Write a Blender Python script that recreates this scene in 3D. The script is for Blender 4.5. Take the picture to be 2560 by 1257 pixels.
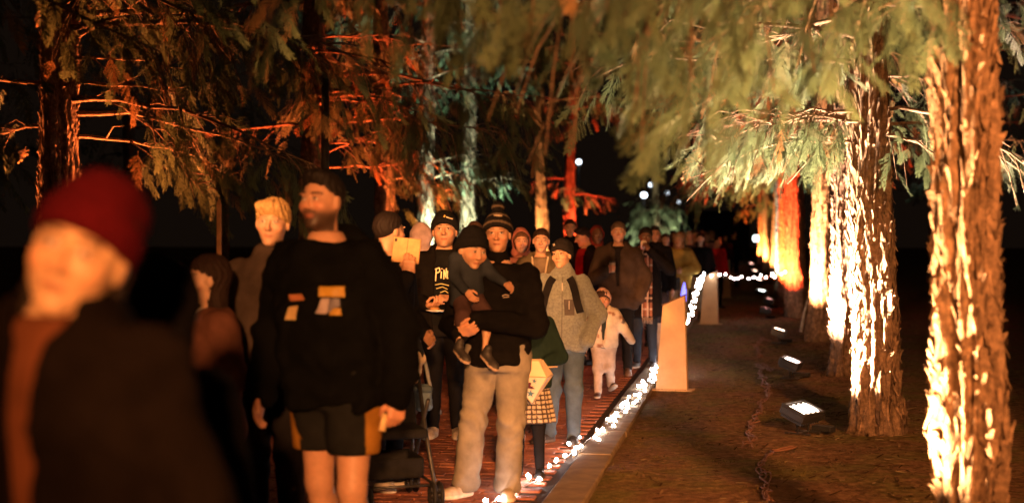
import bpy, math, random
import numpy as np
from mathutils import Vector, Matrix, Euler

for o in list(bpy.data.objects):
    bpy.data.objects.remove(o, do_unlink=True)
scene = bpy.context.scene
COL = scene.collection
rad = math.radians

# ------------------------------------------------------------------ camera
CAM_H = 1.6
FPX = 50.0 / 36.0 * 2560.0
HZN = 587.0
cam_d = bpy.data.cameras.new('camera')
cam_d.lens = 50.0
cam_d.sensor_width = 36.0
cam_d.shift_y = -(628.5 - HZN) / 2560.0
cam_d.clip_start = 0.05
cam_d.clip_end = 500
cam_d.dof.use_dof = True
cam_d.dof.focus_distance = 11.0
cam_d.dof.aperture_fstop = 1.5
cam = bpy.data.objects.new('camera', cam_d)
cam.location = (0, 0, CAM_H)
cam.rotation_euler = (rad(90), 0, 0)
COL.objects.link(cam)
scene.camera = cam

# ------------------------------------------------------------------ night sky
world = bpy.data.worlds.new('World')
scene.world = world
world.use_nodes = True
wn = world.node_tree
wn.nodes.clear()
w_out = wn.nodes.new('ShaderNodeOutputWorld')
w_bg = wn.nodes.new('ShaderNodeBackground')
w_bg.inputs[0].default_value = (0.0062, 0.0036, 0.0022, 1)
w_bg.inputs[1].default_value = 0.8
wn.links.new(w_bg.outputs[0], w_out.inputs[0])

vs = scene.view_settings
vs.view_transform = 'Standard'
vs.look = 'None'
vs.exposure = 0.0
vs.gamma = 1.0
scene.render.engine = 'CYCLES'
cy = scene.cycles
cy.max_bounces = 5
cy.diffuse_bounces = 3
cy.glossy_bounces = 2
cy.transmission_bounces = 3
cy.caustics_reflective = False
cy.caustics_refractive = False
cy.sample_clamp_indirect = 2.0
cy.use_denoising = True
try:
    cy.denoiser = 'OPENIMAGEDENOISE'
except Exception:
    pass

# ------------------------------------------------------------------ frame of the avenue
AV = math.atan2(1865.0 - 1280.0, FPX)          # the avenue runs this far right of the view axis
SA, CA = math.sin(AV), math.cos(AV)


def uv(u, v, z=0.0):
    """u metres along the avenue, v metres to its right"""
    return Vector((u * SA + v * CA, u * CA - v * SA, z))


def vat(px, d):
    """world x of something seen at column px and d metres away"""
    return (px - 1280.0) / FPX * d


def zat(py, d):
    return CAM_H - (py - HZN) / FPX * d


def uvec(v):
    v = np.asarray(v, float)
    return v / (np.linalg.norm(v) + 1e-9)


# ------------------------------------------------------------------ mesh helpers
def tag(o, label=None, cat=None, group=None, kind=None):
    if label: o['label'] = label
    if cat: o['category'] = cat
    if group: o['group'] = group
    if kind: o['kind'] = kind
    return o


def empty(name, loc=(0, 0, 0), rz=0.0, label=None, cat=None, group=None):
    o = bpy.data.objects.new(name, None)
    o.empty_display_size = 0.1
    o.location = loc
    o.rotation_euler = (0, 0, rz)
    COL.objects.link(o)
    return tag(o, label, cat, group)


def mesh_data(name, V, polys, mat=None, smooth=True, col=None):
    V = np.ascontiguousarray(V, dtype=np.float32)
    polys = [np.asarray(p, dtype=np.int32) for p in polys if len(p)]
    me = bpy.data.meshes.new(name)
    me.vertices.add(len(V))
    me.vertices.foreach_set('co', V.ravel())
    loops = np.concatenate([p.ravel() for p in polys])
    starts, s = [], 0
    for p in polys:
        n, k = p.shape
        starts.append(s + np.arange(n) * k)
        s += n * k
    starts = np.concatenate(starts).astype(np.int32)
    me.loops.add(len(loops))
    me.loops.foreach_set('vertex_index', loops)
    me.polygons.add(len(starts))
    me.polygons.foreach_set('loop_start', starts)
    me.polygons.foreach_set('use_smooth', np.full(len(starts), smooth, dtype=bool))
    me.update(calc_edges=True)
    if col is not None:
        c = np.asarray(col, dtype=np.float32)
        if c.ndim == 1:
            c = np.tile(c, (len(V), 1))
        c4 = np.ones((len(V), 4), dtype=np.float32)
        c4[:, :3] = c
        at = me.color_attributes.new('Col', 'FLOAT_COLOR', 'POINT')
        at.data.foreach_set('color', c4.ravel())
    if mat is not None:
        me.materials.append(mat)
    return me


def link(name, me, parent=None, loc=None):
    o = bpy.data.objects.new(name, me)
    COL.objects.link(o)
    if parent is not None:
        o.parent = parent
    if loc is not None:
        o.location = loc
    return o


class Geo:
    """collects vertices and faces of one mesh"""
    def __init__(self):
        self.V, self.Q, self.T, self.C, self.n = [], [], [], [], 0

    def add(self, V, Q=(), T=(), col=None):
        V = np.asarray(V, float).reshape(-1, 3)
        if len(Q): self.Q.append(np.asarray(Q, int).reshape(-1, 4) + self.n)
        if len(T): self.T.append(np.asarray(T, int).reshape(-1, 3) + self.n)
        self.V.append(V)
        c = np.array((0.5, 0.5, 0.5) if col is None else col, float)
        self.C.append(np.tile(c, (len(V), 1)) if c.ndim == 1 else c)
        self.n += len(V)
        return self

    def tube(self, pts, r, seg=8, col=None, ell=1.0, side=None, caps=True):
        pts = np.asarray(pts, float)
        n = len(pts)
        r = np.full(n, r) if np.isscalar(r) else np.asarray(r, float)
        tan = np.gradient(pts, axis=0)
        tan /= np.linalg.norm(tan, axis=1)[:, None] + 1e-9
        ref = np.array(side if side is not None else (0.31, 0.2, 0.93), float)
        vs_ = []
        a = np.arange(seg) / seg * 2 * np.pi
        for i in range(n):
            s = ref - tan[i] * ref.dot(tan[i])
            s /= np.linalg.norm(s) + 1e-9
            t = np.cross(tan[i], s)
            vs_.append(pts[i] + r[i] * (np.cos(a)[:, None] * s + ell * np.sin(a)[:, None] * t))
        V = np.concatenate(vs_)
        i, j = np.meshgrid(np.arange(n - 1), np.arange(seg), indexing='ij')
        j2 = (j + 1) % seg
        Q = np.stack([i * seg + j, i * seg + j2, (i + 1) * seg + j2, (i + 1) * seg + j], -1).reshape(-1, 4)
        T = []
        if caps:
            V = np.concatenate([V, pts[:1], pts[-1:]])
            c0, c1 = n * seg, n * seg + 1
            for k in range(seg):
                T.append((c0, (k + 1) % seg, k))
                T.append((c1, (n - 1) * seg + k, (n - 1) * seg + (k + 1) % seg))
        return self.add(V, Q, T, col)

    def box(self, c, h, R=None, col=None, bev=0.0):
        """box with centre c and half sizes h, edges chamfered by bev"""
        h = np.asarray(h, float)
        b = min(bev, h.min() * 0.6)
        if b <= 0:
            s = np.array([[x, y, z] for x in (-1, 1) for y in (-1, 1) for z in (-1, 1)], float)
            V = s * h
            Q = [(0, 1, 3, 2), (4, 6, 7, 5), (0, 4, 5, 1), (2, 3, 7, 6), (0, 2, 6, 4), (1, 5, 7, 3)]
            T = []
        else:
            V, idx = [], {}
            for x in (-1, 1):
                for y in (-1, 1):
                    for z in (-1, 1):
                        for ax in range(3):
                            p = np.array([x, y, z], float) * (h - b)
                            p[ax] = (x, y, z)[ax] * h[ax]
                            idx[(x, y, z, ax)] = len(V)
                            V.append(p)
            Q, T = [], []
            for ax in range(3):
                o1, o2 = [k for k in range(3) if k != ax]
                for sg in (-1, 1):
                    q = []
                    for a1, a2 in ((-1, -1), (1, -1), (1, 1), (-1, 1)):
                        k = [0, 0, 0]; k[ax] = sg; k[o1] = a1; k[o2] = a2
                        q.append(idx[tuple(k) + (ax,)])
                    Q.append(q)
                for a1 in (-1, 1):
                    for a2 in (-1, 1):
                        def kk(sg, axx):
                            k = [0, 0, 0]; k[ax] = sg; k[o1] = a1; k[o2] = a2
                            return idx[tuple(k) + (axx,)]
                        Q.append((kk(-1, o1), kk(1, o1), kk(1, o2), kk(-1, o2)))
            for x in (-1, 1):
                for y in (-1, 1):
                    for z in (-1, 1):
                        T.append([idx[(x, y, z, a)] for a in range(3)])
            V = np.array(V)
        if R is not None:
            V = V @ np.asarray(R).T
        return self.add(V + np.asarray(c, float), Q, T, col)

    def ball(self, c, r, seg=12, rings=8, col=None):
        r = np.array([r] * 3 if np.isscalar(r) else r, float)
        th = np.linspace(0, np.pi, rings + 1)[1:-1]
        ph = np.arange(seg) / seg * 2 * np.pi
        V = [np.array([math.sin(t) * math.cos(p), math.sin(t) * math.sin(p), math.cos(t)]) for t in th for p in ph]
        V += [np.array([0, 0, 1.0]), np.array([0, 0, -1.0])]
        m = rings - 1
        Q = [(i * seg + j, (i + 1) * seg + j, (i + 1) * seg + (j + 1) % seg, i * seg + (j + 1) % seg) for i in range(m - 1) for j in range(seg)]
        T = [(m * seg, j, (j + 1) % seg) for j in range(seg)] + [(m * seg + 1, (m - 1) * seg + (j + 1) % seg, (m - 1) * seg + j) for j in range(seg)]
        return self.add(np.array(V) * r + np.asarray(c, float), Q, T, col)

    def build(self, name, mat, parent=None, smooth=True, loc=None):
        V = np.concatenate(self.V)
        polys = []
        if self.Q: polys.append(np.concatenate(self.Q))
        if self.T: polys.append(np.concatenate(self.T))
        me = mesh_data(name, V, polys, mat, smooth, np.concatenate(self.C))
        return link(name, me, parent, loc)


# ------------------------------------------------------------------ materials
def new_mat(name, rough=0.8, spec=0.3):
    m = bpy.data.materials.new(name)
    m.use_nodes = True
    b = m.node_tree.nodes['Principled BSDF']
    b.inputs['Roughness'].default_value = rough
    b.inputs['Specular IOR Level'].default_value = spec
    return m, m.node_tree, b


def tex_noise(nt, scale, detail=3.0, rough=0.6, coord='Object'):
    tc = nt.nodes.new('ShaderNodeTexCoord')
    n = nt.nodes.new('ShaderNodeTexNoise')
    n.inputs['Scale'].default_value = scale
    n.inputs['Detail'].default_value = detail
    n.inputs['Roughness'].default_value = rough
    nt.links.new(tc.outputs[coord], n.inputs['Vector'])
    return n


def ramp(nt, src, stops):
    r = nt.nodes.new('ShaderNodeValToRGB')
    el = r.color_ramp.elements
    el[0].position, el[0].color = stops[0][0], (*stops[0][1], 1)
    el[1].position, el[1].color = stops[-1][0], (*stops[-1][1], 1)
    for p, c in stops[1:-1]:
        e = el.new(p)
        e.color = (*c, 1)
    nt.links.new(src, r.inputs[0])
    return r


def bump(nt, b, src, strength, dist=0.01):
    bp = nt.nodes.new('ShaderNodeBump')
    bp.inputs['Strength'].default_value = strength
    bp.inputs['Distance'].default_value = dist
    nt.links.new(src, bp.inputs['Height'])
    nt.links.new(bp.outputs[0], b.inputs['Normal'])


def vcol_mat(name, rough=0.85, spec=0.2, nscale=30.0, lo=0.75, hi=1.2, bscale=250.0, bstr=0.3, bdist=0.003, sheen=0.0, sss=0.0):
    """the mesh's own colours, gently mottled, with a fine weave"""
    m, nt, b = new_mat(name, rough, spec)
    at = nt.nodes.new('ShaderNodeAttribute')
    at.attribute_name = 'Col'
    n = tex_noise(nt, nscale, 4)
    r = ramp(nt, n.outputs['Fac'], [(0.3, (lo,) * 3), (0.7, (hi,) * 3)])
    mx = nt.nodes.new('ShaderNodeMix')
    mx.data_type = 'RGBA'
    mx.blend_type = 'MULTIPLY'
    mx.inputs[0].default_value = 1.0
    nt.links.new(at.outputs['Color'], mx.inputs[6])
    nt.links.new(r.outputs[0], mx.inputs[7])
    nt.links.new(mx.outputs[2], b.inputs['Base Color'])
    if bstr > 0:
        n2 = tex_noise(nt, bscale, 2)
        bump(nt, b, n2.outputs['Fac'], bstr, bdist)
    if sheen:
        b.inputs['Sheen Weight'].default_value = sheen
    if sss:
        b.inputs['Subsurface Weight'].default_value = sss
        b.inputs['Subsurface Radius'].default_value = (0.012, 0.005, 0.003)
        b.inputs['Subsurface Scale'].default_value = 1.0
    return m


def flat_mat(name, col, rough=0.7, spec=0.3, metal=0.0, nscale=20.0, var=0.25, bstr=0.15, bscale=80.0):
    m, nt, b = new_mat(name, rough, spec)
    b.inputs['Metallic'].default_value = metal
    n = tex_noise(nt, nscale, 5)
    c = np.array(col)
    r = ramp(nt, n.outputs['Fac'], [(0.3, tuple(c * (1 - var))), (0.7, tuple(np.minimum(c * (1 + var), 1)))])
    nt.links.new(r.outputs[0], b.inputs['Base Color'])
    if bstr:
        n2 = tex_noise(nt, bscale, 3)
        bump(nt, b, n2.outputs['Fac'], bstr, 0.004)
    return m


def glow_mat(name, col, strength):
    m, nt, b = new_mat(name, 0.4, 0.3)
    b.inputs['Base Color'].default_value = (*[min(1, c * 0.8) for c in col], 1)
    b.inputs['Emission Color'].default_value = (*col, 1)
    b.inputs['Emission Strength'].default_value = strength
    return m


M_SKIN = vcol_mat('skin', 0.5, 0.35, 40, 0.9, 1.1, 400, 0.12, 0.001, sss=0.12)
M_CLOTH = vcol_mat('cloth', 0.95, 0.04, 9, 0.7, 1.25, 320, 0.35, 0.002)
M_FLEECE = vcol_mat('fleece', 0.95, 0.1, 60, 0.7, 1.2, 160, 0.9, 0.008, sheen=0.2)
M_DENIM = vcol_mat('denim', 0.9, 0.06, 7, 0.65, 1.25, 420, 0.4, 0.002)
M_KNIT = vcol_mat('knit', 0.95, 0.05, 80, 0.75, 1.2, 260, 0.8, 0.004)
M_HAIR = vcol_mat('hair', 0.65, 0.15, 120, 0.6, 1.4, 200, 0.7, 0.004)
M_SHOE = vcol_mat('shoe_leather', 0.6, 0.35, 30, 0.7, 1.2, 120, 0.25, 0.002)
M_PLAIN = vcol_mat('painted', 0.55, 0.35, 25, 0.8, 1.15, 150, 0.15, 0.002)
M_DARKMETAL = flat_mat('dark_metal', (0.02, 0.019, 0.018), 0.45, 0.5)
M_RUBBER = flat_mat('black_rubber', (0.012, 0.012, 0.012), 0.7, 0.3)

# ------------------------------------------------------------------ signed distance modelling
def smin(a, b, k):
    h = np.clip(0.5 + 0.5 * (b - a) / k, 0, 1)
    return b * (1 - h) + a * h - k * h * (1 - h)


def smax(a, b, k):
    return -smin(-a, -b, k)


def f_cone(P, a, b, r1, r2):
    a = np.asarray(a, float); b = np.asarray(b, float)
    ab = b - a
    pa = P - a
    t = np.clip(pa @ ab / (ab @ ab + 1e-12), 0, 1)
    return np.linalg.norm(pa - t[:, None] * ab, axis=1) - (r1 + (r2 - r1) * t)


def f_ell(P, c, r, R=None):
    q = P - np.asarray(c, float)
    if R is not None:
        q = q @ R
    r = np.asarray(r, float)
    a = np.linalg.norm(q / r, axis=1) + 1e-9
    b = np.linalg.norm(q / (r * r), axis=1) + 1e-9
    return a * (a - 1) / b


def f_box(P, c, h, rr=0.005):
    q = np.abs(P - np.asarray(c, float)) - (np.asarray(h, float) - rr)
    return np.linalg.norm(np.maximum(q, 0), axis=1) + np.minimum(q.max(axis=1), 0) - rr


def wobble(P, seed, f=1.0):
    """smooth wandering field in about -1..1"""
    x, y, z = P[:, 0] * f + seed * 1.37, P[:, 1] * f - seed * 0.71, P[:, 2] * f + seed * 2.11
    a = np.sin(11 * x + 3.1 * np.sin(7 * z + 2 * y)) * np.sin(13 * z + 2.7 * np.sin(9 * x + 5 * y))
    b = np.sin(21 * y + 17 * x + 2.2 * np.sin(15 * z)) * np.sin(27 * z + 9 * y + 1.9 * np.sin(19 * x))
    return 0.65 * a + 0.35 * b


_C8 = np.array([[i, j, k] for i in (0, 1) for j in (0, 1) for k in (0, 1)])
_E12 = [(a, b) for a in range(8) for b in range(a + 1, 8) if np.abs(_C8[a] - _C8[b]).sum() == 1]


def surf(f, lo, hi, vox):
    """closed surface f = 0 as vertices and quads (surface nets on a sparse grid)"""
    lo = np.asarray(lo, float) - 2 * vox
    hi = np.asarray(hi, float) + 2 * vox
    B = 6
    nb = np.maximum(1, np.ceil((hi - lo) / vox / B).astype(int))
    bc = np.stack(np.meshgrid(*[np.arange(n) for n in nb], indexing='ij'), -1).reshape(-1, 3)
    cen = lo + (bc + 0.5) * B * vox
    fc = f(cen)
    act = np.abs(fc) < B * vox * 0.87 * 1.6 + 0.012
    n = nb * B + 1
    F = np.empty(tuple(n), np.float32)
    sg = np.where(fc < 0, -1.0, 1.0).reshape(tuple(nb))
    big = np.repeat(np.repeat(np.repeat(sg, B, 0), B, 1), B, 2)
    F[:-1, :-1, :-1] = big
    F[-1] = 1; F[:, -1] = 1; F[:, :, -1] = 1
    loc = np.stack(np.meshgrid(*[np.arange(B + 1)] * 3, indexing='ij'), -1).reshape(-1, 3)
    idx = (bc[act][:, None, :] * B + loc[None]).reshape(-1, 3)
    flat = np.unique(np.ravel_multi_index(idx.T, tuple(n)))
    ijk = np.stack(np.unravel_index(flat, tuple(n)), -1)
    F.ravel()[flat] = f(lo + ijk * vox)
    ins = F < 0
    s = sum(ins[c[0]:n[0] - 1 + c[0], c[1]:n[1] - 1 + c[1], c[2]:n[2] - 1 + c[2]].astype(np.int8) for c in _C8)
    cm = (s > 0) & (s < 8)
    cells = np.argwhere(cm)
    vals = np.stack([F[cells[:, 0] + c[0], cells[:, 1] + c[1], cells[:, 2] + c[2]] for c in _C8], -1)
    acc = np.zeros((len(cells), 3)); cnt = np.zeros(len(cells))
    for a, b in _E12:
        fa, fb = vals[:, a], vals[:, b]
        cr = (fa < 0) != (fb < 0)
        t = np.where(cr, fa / np.where(cr, fa - fb, 1), 0)
        acc += cr[:, None] * (_C8[a] + t[:, None] * (_C8[b] - _C8[a]))
        cnt += cr
    V = lo + (cells + acc / cnt[:, None]) * vox
    vid = np.full(cm.shape, -1, np.int32)
    vid[tuple(cells.T)] = np.arange(len(cells))
    Q = []
    for ax in range(3):
        o1, o2 = (ax + 1) % 3, (ax + 2) % 3
        sl0 = [slice(1, -1)] * 3; sl1 = [slice(1, -1)] * 3
        sl0[ax] = slice(0, -1); sl1[ax] = slice(1, None)
        a = ins[tuple(sl0)]; b = ins[tuple(sl1)]
        e = np.argwhere(a != b)
        off = np.ones(3, int); off[ax] = 0
        e0 = e + off
        aa = ins[tuple(e0.T)]
        def g(d1, d2):
            q = e0.copy()
            q[:, o1] -= d1; q[:, o2] -= d2
            return vid[tuple(q.T)]
        q = np.stack([g(1, 1), g(0, 1), g(0, 0), g(1, 0)], -1)
        q[~aa] = q[~aa][:, ::-1]
        Q.append(q)
    Q = np.concatenate(Q)
    Q = Q[(Q >= 0).all(axis=1)]
    return V, Q


def relax(V, Q, it=1, w=0.5):
    for _ in range(it):
        acc = np.zeros_like(V); c = np.zeros(len(V))
        for k in range(4):
            np.add.at(acc, Q[:, k], V[Q[:, (k + 1) % 4]])
            np.add.at(acc, Q[:, k], V[Q[:, (k + 3) % 4]])
            np.add.at(c, Q[:, k], 2)
        m = c > 0
        V[m] = V[m] * (1 - w) + w * acc[m] / c[m][:, None]
    return V


def sdf_obj(name, f, lo, hi, vox, mat, parent, col, it=1):
    V, Q = surf(f, lo, hi, vox)
    relax(V, Q, it)
    c = col(V) if callable(col) else np.array(col, float)
    return link(name, mesh_data(name, V, [Q], mat, True, c), parent)


def front_y(f, x, z, y0=-0.7, y1=0.3, n=260):
    """first y (coming from the front) where the surface f is met, for arrays x, z"""
    ys = np.linspace(y0, y1, n)
    x = np.asarray(x, float); z = np.asarray(z, float)
    P = np.stack([np.repeat(x, n), np.tile(ys, len(x)), np.repeat(z, n)], -1)
    d = f(P).reshape(len(x), n)
    hit = d < 0.0
    i = np.where(hit.any(1), hit.argmax(1), n // 2)
    i = np.clip(i, 1, n - 1)
    k = np.arange(len(x))
    a, b = d[k, i - 1], d[k, i]
    t = np.where(b != a, a / (a - b + 1e-9), 0)
    return ys[i - 1] + np.clip(t, 0, 1) * (ys[1] - ys[0])


def patch_on(name, f, poly, mat, parent, col, lift=0.004, y0=-0.7, n=8):
    """a print: quad given by its four corners in x, z laid over the front of f"""
    p = np.asarray(poly, float)
    s, t = np.meshgrid(np.linspace(0, 1, n), np.linspace(0, 1, n), indexing='ij')
    s = s.ravel()[:, None]; t = t.ravel()[:, None]
    xz = (p[0] * (1 - s) + p[1] * s) * (1 - t) + (p[3] * (1 - s) + p[2] * s) * t
    y = front_y(f, xz[:, 0], xz[:, 1], y0) - lift
    V = np.stack([xz[:, 0], y, xz[:, 1]], -1)
    i, j = np.meshgrid(np.arange(n - 1), np.arange(n - 1), indexing='ij')
    Q = np.stack([i * n + j, (i + 1) * n + j, (i + 1) * n + j + 1, i * n + j + 1], -1).reshape(-1, 4)
    return link(name, mesh_data(name, V, [Q], mat, True, col), parent)


def strokes_on(name, f, lines, width, mat, parent, col, lift=0.004, y0=-0.7):
    """drawn lines (polylines in x, z) laid over the front of f as thin ribbons"""
    g = Geo()
    for ln in lines:
        ln = np.asarray(ln, float)
        k = max(2, int(np.linalg.norm(np.diff(ln, axis=0), axis=1).sum() / 0.012) + len(ln))
        tt = np.linspace(0, len(ln) - 1, k)
        pts = np.stack([np.interp(tt, np.arange(len(ln)), ln[:, q]) for q in (0, 1)], -1)
        tn = np.gradient(pts, axis=0)
        tn /= np.linalg.norm(tn, axis=1)[:, None] + 1e-9
        nn = np.stack([-tn[:, 1], tn[:, 0]], -1) * width / 2
        ab = np.concatenate([pts + nn, pts - nn])
        y = front_y(f, ab[:, 0], ab[:, 1], y0) - lift
        y = np.minimum(y[:k], y[k:]); y = np.concatenate([y, y])
        i = np.arange(k - 1)
        g.add(np.stack([ab[:, 0], y, ab[:, 1]], -1), np.stack([i, i + 1, i + 1 + k, i + k], -1), col=col)
    return g.build(name, mat, parent)

# ------------------------------------------------------------------ people
def head_sdf(jw=1.0, nose=1.0, mouth=0.0, baby=False, ears=True):
    def f(P):
        d = f_ell(P, (0, 0.014, 0.026), (0.075, 0.093, 0.088))
        jr = (0.066, 0.07, 0.066) if baby else (0.060 * jw, 0.069, 0.078)
        d = smin(d, f_ell(P, (0, -0.018, -0.030 if baby else -0.038), jr), 0.035)
        d = smin(d, f_ell(P, (0, -0.064, -0.088 if baby else -0.100), (0.022 * jw, 0.018, 0.015)), 0.03)
        X = P.copy(); X[:, 0] = np.abs(X[:, 0])
        d = smin(d, f_ell(X, (0.041, -0.056, -0.026), (0.026, 0.028, 0.026) if baby else (0.022, 0.024, 0.018)), 0.025)
        if not baby:
            d = smin(d, f_ell(X, (0.030, -0.080, 0.024), (0.027, 0.011, 0.007)), 0.012)
        d = smax(d, -f_ell(X, (0.031, -0.104, 0.005), (0.020, 0.024, 0.0125)), 0.013)
        ns = f_cone(P, (0, -0.088, 0.010), (0, -0.086 - 0.021 * nose, -0.030), 0.0065, 0.0115 * (0.9 + 0.1 * nose))
        ns = smin(ns, f_ell(X, (0.011, -0.092, -0.032), (0.009, 0.011, 0.008)), 0.006)
        d = smin(d, ns, 0.010)
        d = np.minimum(d, f_ell(X, (0.0305, -0.0745, 0.005), (0.0128,) * 3))
        if mouth > 0:
            d = smax(d, -f_ell(P, (0, -0.092, -0.068), (0.015, 0.024, 0.008 + 0.010 * mouth)), 0.004)
        else:
            lp = f_cone(X, (0, -0.0835, -0.0600), (0.019, -0.077, -0.0625), 0.0045, 0.0025)
            lp = np.minimum(lp, f_cone(X, (0, -0.0825, -0.0690), (0.016, -0.076, -0.0660), 0.0055, 0.003))
            d = smin(d, lp, 0.005)
        if ears:
            d = smin(d, f_ell(X, (0.077, 0.006, -0.008), (0.009, 0.019, 0.031)), 0.006)
        d = smin(d, f_cone(P, (0, 0.020, -0.06), (0, 0.040, -0.235), 0.050 * (0.8 if baby else 1), 0.056 * (0.8 if baby else 1)), 0.022)
        return d
    return f


def head_colors(skin, brow=(0.02, 0.013, 0.008), beard=None, beard_amt=0.0, lips=None, gaze=(0, 0), mouth=0.0, closed=False, glass=False):
    skin = np.array(skin, float)
    lips = skin * np.array((0.8, 0.48, 0.46)) if lips is None else np.array(lips)

    def f(V):
        x, y, z = V.T
        ax = np.abs(x)
        C = np.tile(skin, (len(V), 1))

        def mixin(c, w):
            C[:] = C * (1 - w[:, None]) + np.array(c) * w[:, None]
        mixin(skin * (1.12, 0.72, 0.66), 0.55 * np.exp(-((ax - 0.042) ** 2 + (z + 0.028) ** 2) / 0.0005) * (y < -0.03))
        mixin(skin * (1.1, 0.75, 0.7), 0.5 * np.exp(-((ax) ** 2 + (z + 0.03) ** 2) / 0.0002) * (y < -0.09))
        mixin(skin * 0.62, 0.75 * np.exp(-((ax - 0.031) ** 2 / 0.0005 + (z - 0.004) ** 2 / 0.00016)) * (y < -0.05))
        if beard is not None:
            jaw = 1 / (1 + np.exp((z + 0.046) / 0.006)) * (y < 0.02) * (z > -0.15)
            mo = np.exp(-((z + 0.048) / 0.007) ** 2) * (ax < 0.032) * (y < -0.07)
            mixin(beard, np.clip(np.maximum(jaw, mo) * beard_amt, 0, 1))
        m = np.exp(-(((ax) / 0.021) ** 4)) * np.exp(-((z + 0.0645) / 0.0085) ** 4) * (y < -0.066)
        mixin(lips, 0.85 * m)
        mixin(lips * 0.25, 0.9 * np.exp(-((z + 0.0645) / 0.0018) ** 2) * (ax < 0.021) * (y < -0.066))
        bz = 0.026 + 0.10 * (0.03 - np.abs(ax - 0.03))
        mixin(brow, 0.9 * np.exp(-((z - bz) / 0.0042) ** 2) * (ax > 0.012) * (ax < 0.052) * (y < -0.05))
        mixin(skin * 0.3, 0.8 * np.exp(-((ax - 0.009) ** 2 + (z + 0.040) ** 2) / 0.00002) * (y < -0.085))
        e = np.sqrt((ax - 0.0305) ** 2 + (y + 0.0745) ** 2 + (z - 0.005) ** 2)
        on = (e < 0.0142) & (y < -0.0800)
        if closed:
            mixin(skin * 0.25, 1.0 * (on & (np.abs(z - 0.001) < 0.0022)))
        else:
            op = on & (z < 0.0092) & (z > -0.0012)
            mixin((0.42, 0.38, 0.35), op * 0.9)
            gx = np.where(x > 0, x - 0.0305, x + 0.0305) - gaze[0]
            mixin((0.02, 0.011, 0.006), (op & (gx ** 2 + (z - 0.005 - gaze[1]) ** 2 < 0.0062 ** 2)) * 1.0)
            mixin((0.012, 0.008, 0.006), (on & (np.abs(z - 0.0098) < 0.0020)) * 0.9)
        if mouth > 0:
            r = (x / 0.016) ** 2 + ((z + 0.068) / (0.009 + 0.010 * mouth)) ** 2
            mixin((0.03, 0.006, 0.005), ((r < 1.0) & (y < -0.05)) * 1.0)
        if glass:
            r = np.sqrt((ax - 0.031) ** 2 + (z - 0.003) ** 2)
            mixin((0.01, 0.01, 0.01), (np.abs(r - 0.019) < 0.002) * (y < -0.06) * 1.0)
        return np.clip(C, 0, 1)
    return f


def hairline(P, front=0.060, slope=0.74):
    return -(P[:, 2] - (front - slope * (P[:, 1] + 0.09))) * 0.8


def hair_sdf(style, seed=1.0):
    def strands(P, a, f=1.0):
        th = np.arctan2(P[:, 0], -P[:, 1] + 0.02)
        return a * (np.sin(th * 17 * f + 4 * np.sin(P[:, 2] * 30 + seed)) * 0.6 + np.sin(th * 31 * f + P[:, 2] * 60 + seed * 3) * 0.4)

    def f(P):
        cap = f_ell(P, (0, 0.016, 0.030), (0.081, 0.098, 0.094))
        if style == 'short':
            return smax(cap - 0.004 + strands(P, 0.003), hairline(P, 0.064) - 0.006, 0.035)
        if style == 'crop':
            d = smin(cap, f_ell(P, (0.0, -0.035, 0.10), (0.058, 0.05, 0.028)), 0.03)
            return smax(d - 0.001 + strands(P, 0.004) + 0.004 * wobble(P, seed, 5), hairline(P, 0.076, 0.80) + 0.008 * wobble(P, seed, 4) - 0.010, 0.04)
        if style == 'fringe':
            d = smin(cap - 0.003, f_ell(P, (-0.015, -0.055, 0.075), (0.066, 0.042, 0.034)), 0.025)
            return smax(d + strands(P, 0.006), hairline(P, 0.042, 0.62), 0.006)
        if style == 'receding':
            d = smax(cap - 0.001 + strands(P, 0.002), hairline(P, 0.082, 0.86) - 0.006, 0.03)
            return d
        if style == 'tied':
            d = smax(cap - 0.004 + strands(P, 0.002), hairline(P, 0.066, 0.66) - 0.004, 0.03)
            return smin(d, f_ell(P, (0, 0.115, 0.03), (0.036, 0.034, 0.036)) + strands(P, 0.003), 0.015)
        if style == 'long':
            d = smax(cap - 0.008, hairline(P, 0.062, 0.50), 0.008)
            back = f_ell(P, (0, 0.045, -0.10), (0.088, 0.060, 0.20))
            back = smax(back, -f_ell(P, (0, -0.055, -0.06), (0.072, 0.085, 0.15)), 0.015)
            return smin(d, back, 0.03) + strands(P, 0.006)
        return cap
    lo, hi = (-0.12, -0.13, -0.33), (0.12, 0.18, 0.16)
    return f, lo, hi


def beanie_sdf(kind='plain', front=0.036, tilt=0.52, seed=0.0):
    def f(P):
        top = f_ell(P, (0, 0.018, 0.034), (0.089, 0.107, 0.114 if kind != 'slouch' else 0.118))
        if kind == 'slouch':
            top = smin(top, f_ell(P, (0, 0.075, 0.075), (0.075, 0.07, 0.065)), 0.04)
        th = np.arctan2(P[:, 0], -P[:, 1])
        rib = 0.0022 * np.sin(th * 46)
        pl = P[:, 2] - (front - tilt * (P[:, 1] + 0.09))
        d = smax(top + 0.6 * rib + 0.003 * wobble(P, seed, 2.2), -pl * 0.85, 0.010)
        band = smax(f_ell(P, (0, 0.018, 0.030), (0.096, 0.114, 0.125)) + rib, np.abs(pl - 0.030) * 0.85 - 0.028, 0.010)
        d = smin(d, band, 0.004)
        if kind == 'pompom':
            d = smin(d, f_ell(P, (0, 0.03, 0.165), (0.042, 0.042, 0.036)) + 0.006 * np.sin(P[:, 0] * 300) * np.sin(P[:, 1] * 310) * np.sin(P[:, 2] * 290), 0.008)
        return d
    return f, (-0.13, -0.14, -0.12), (0.13, 0.18, 0.24)


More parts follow.
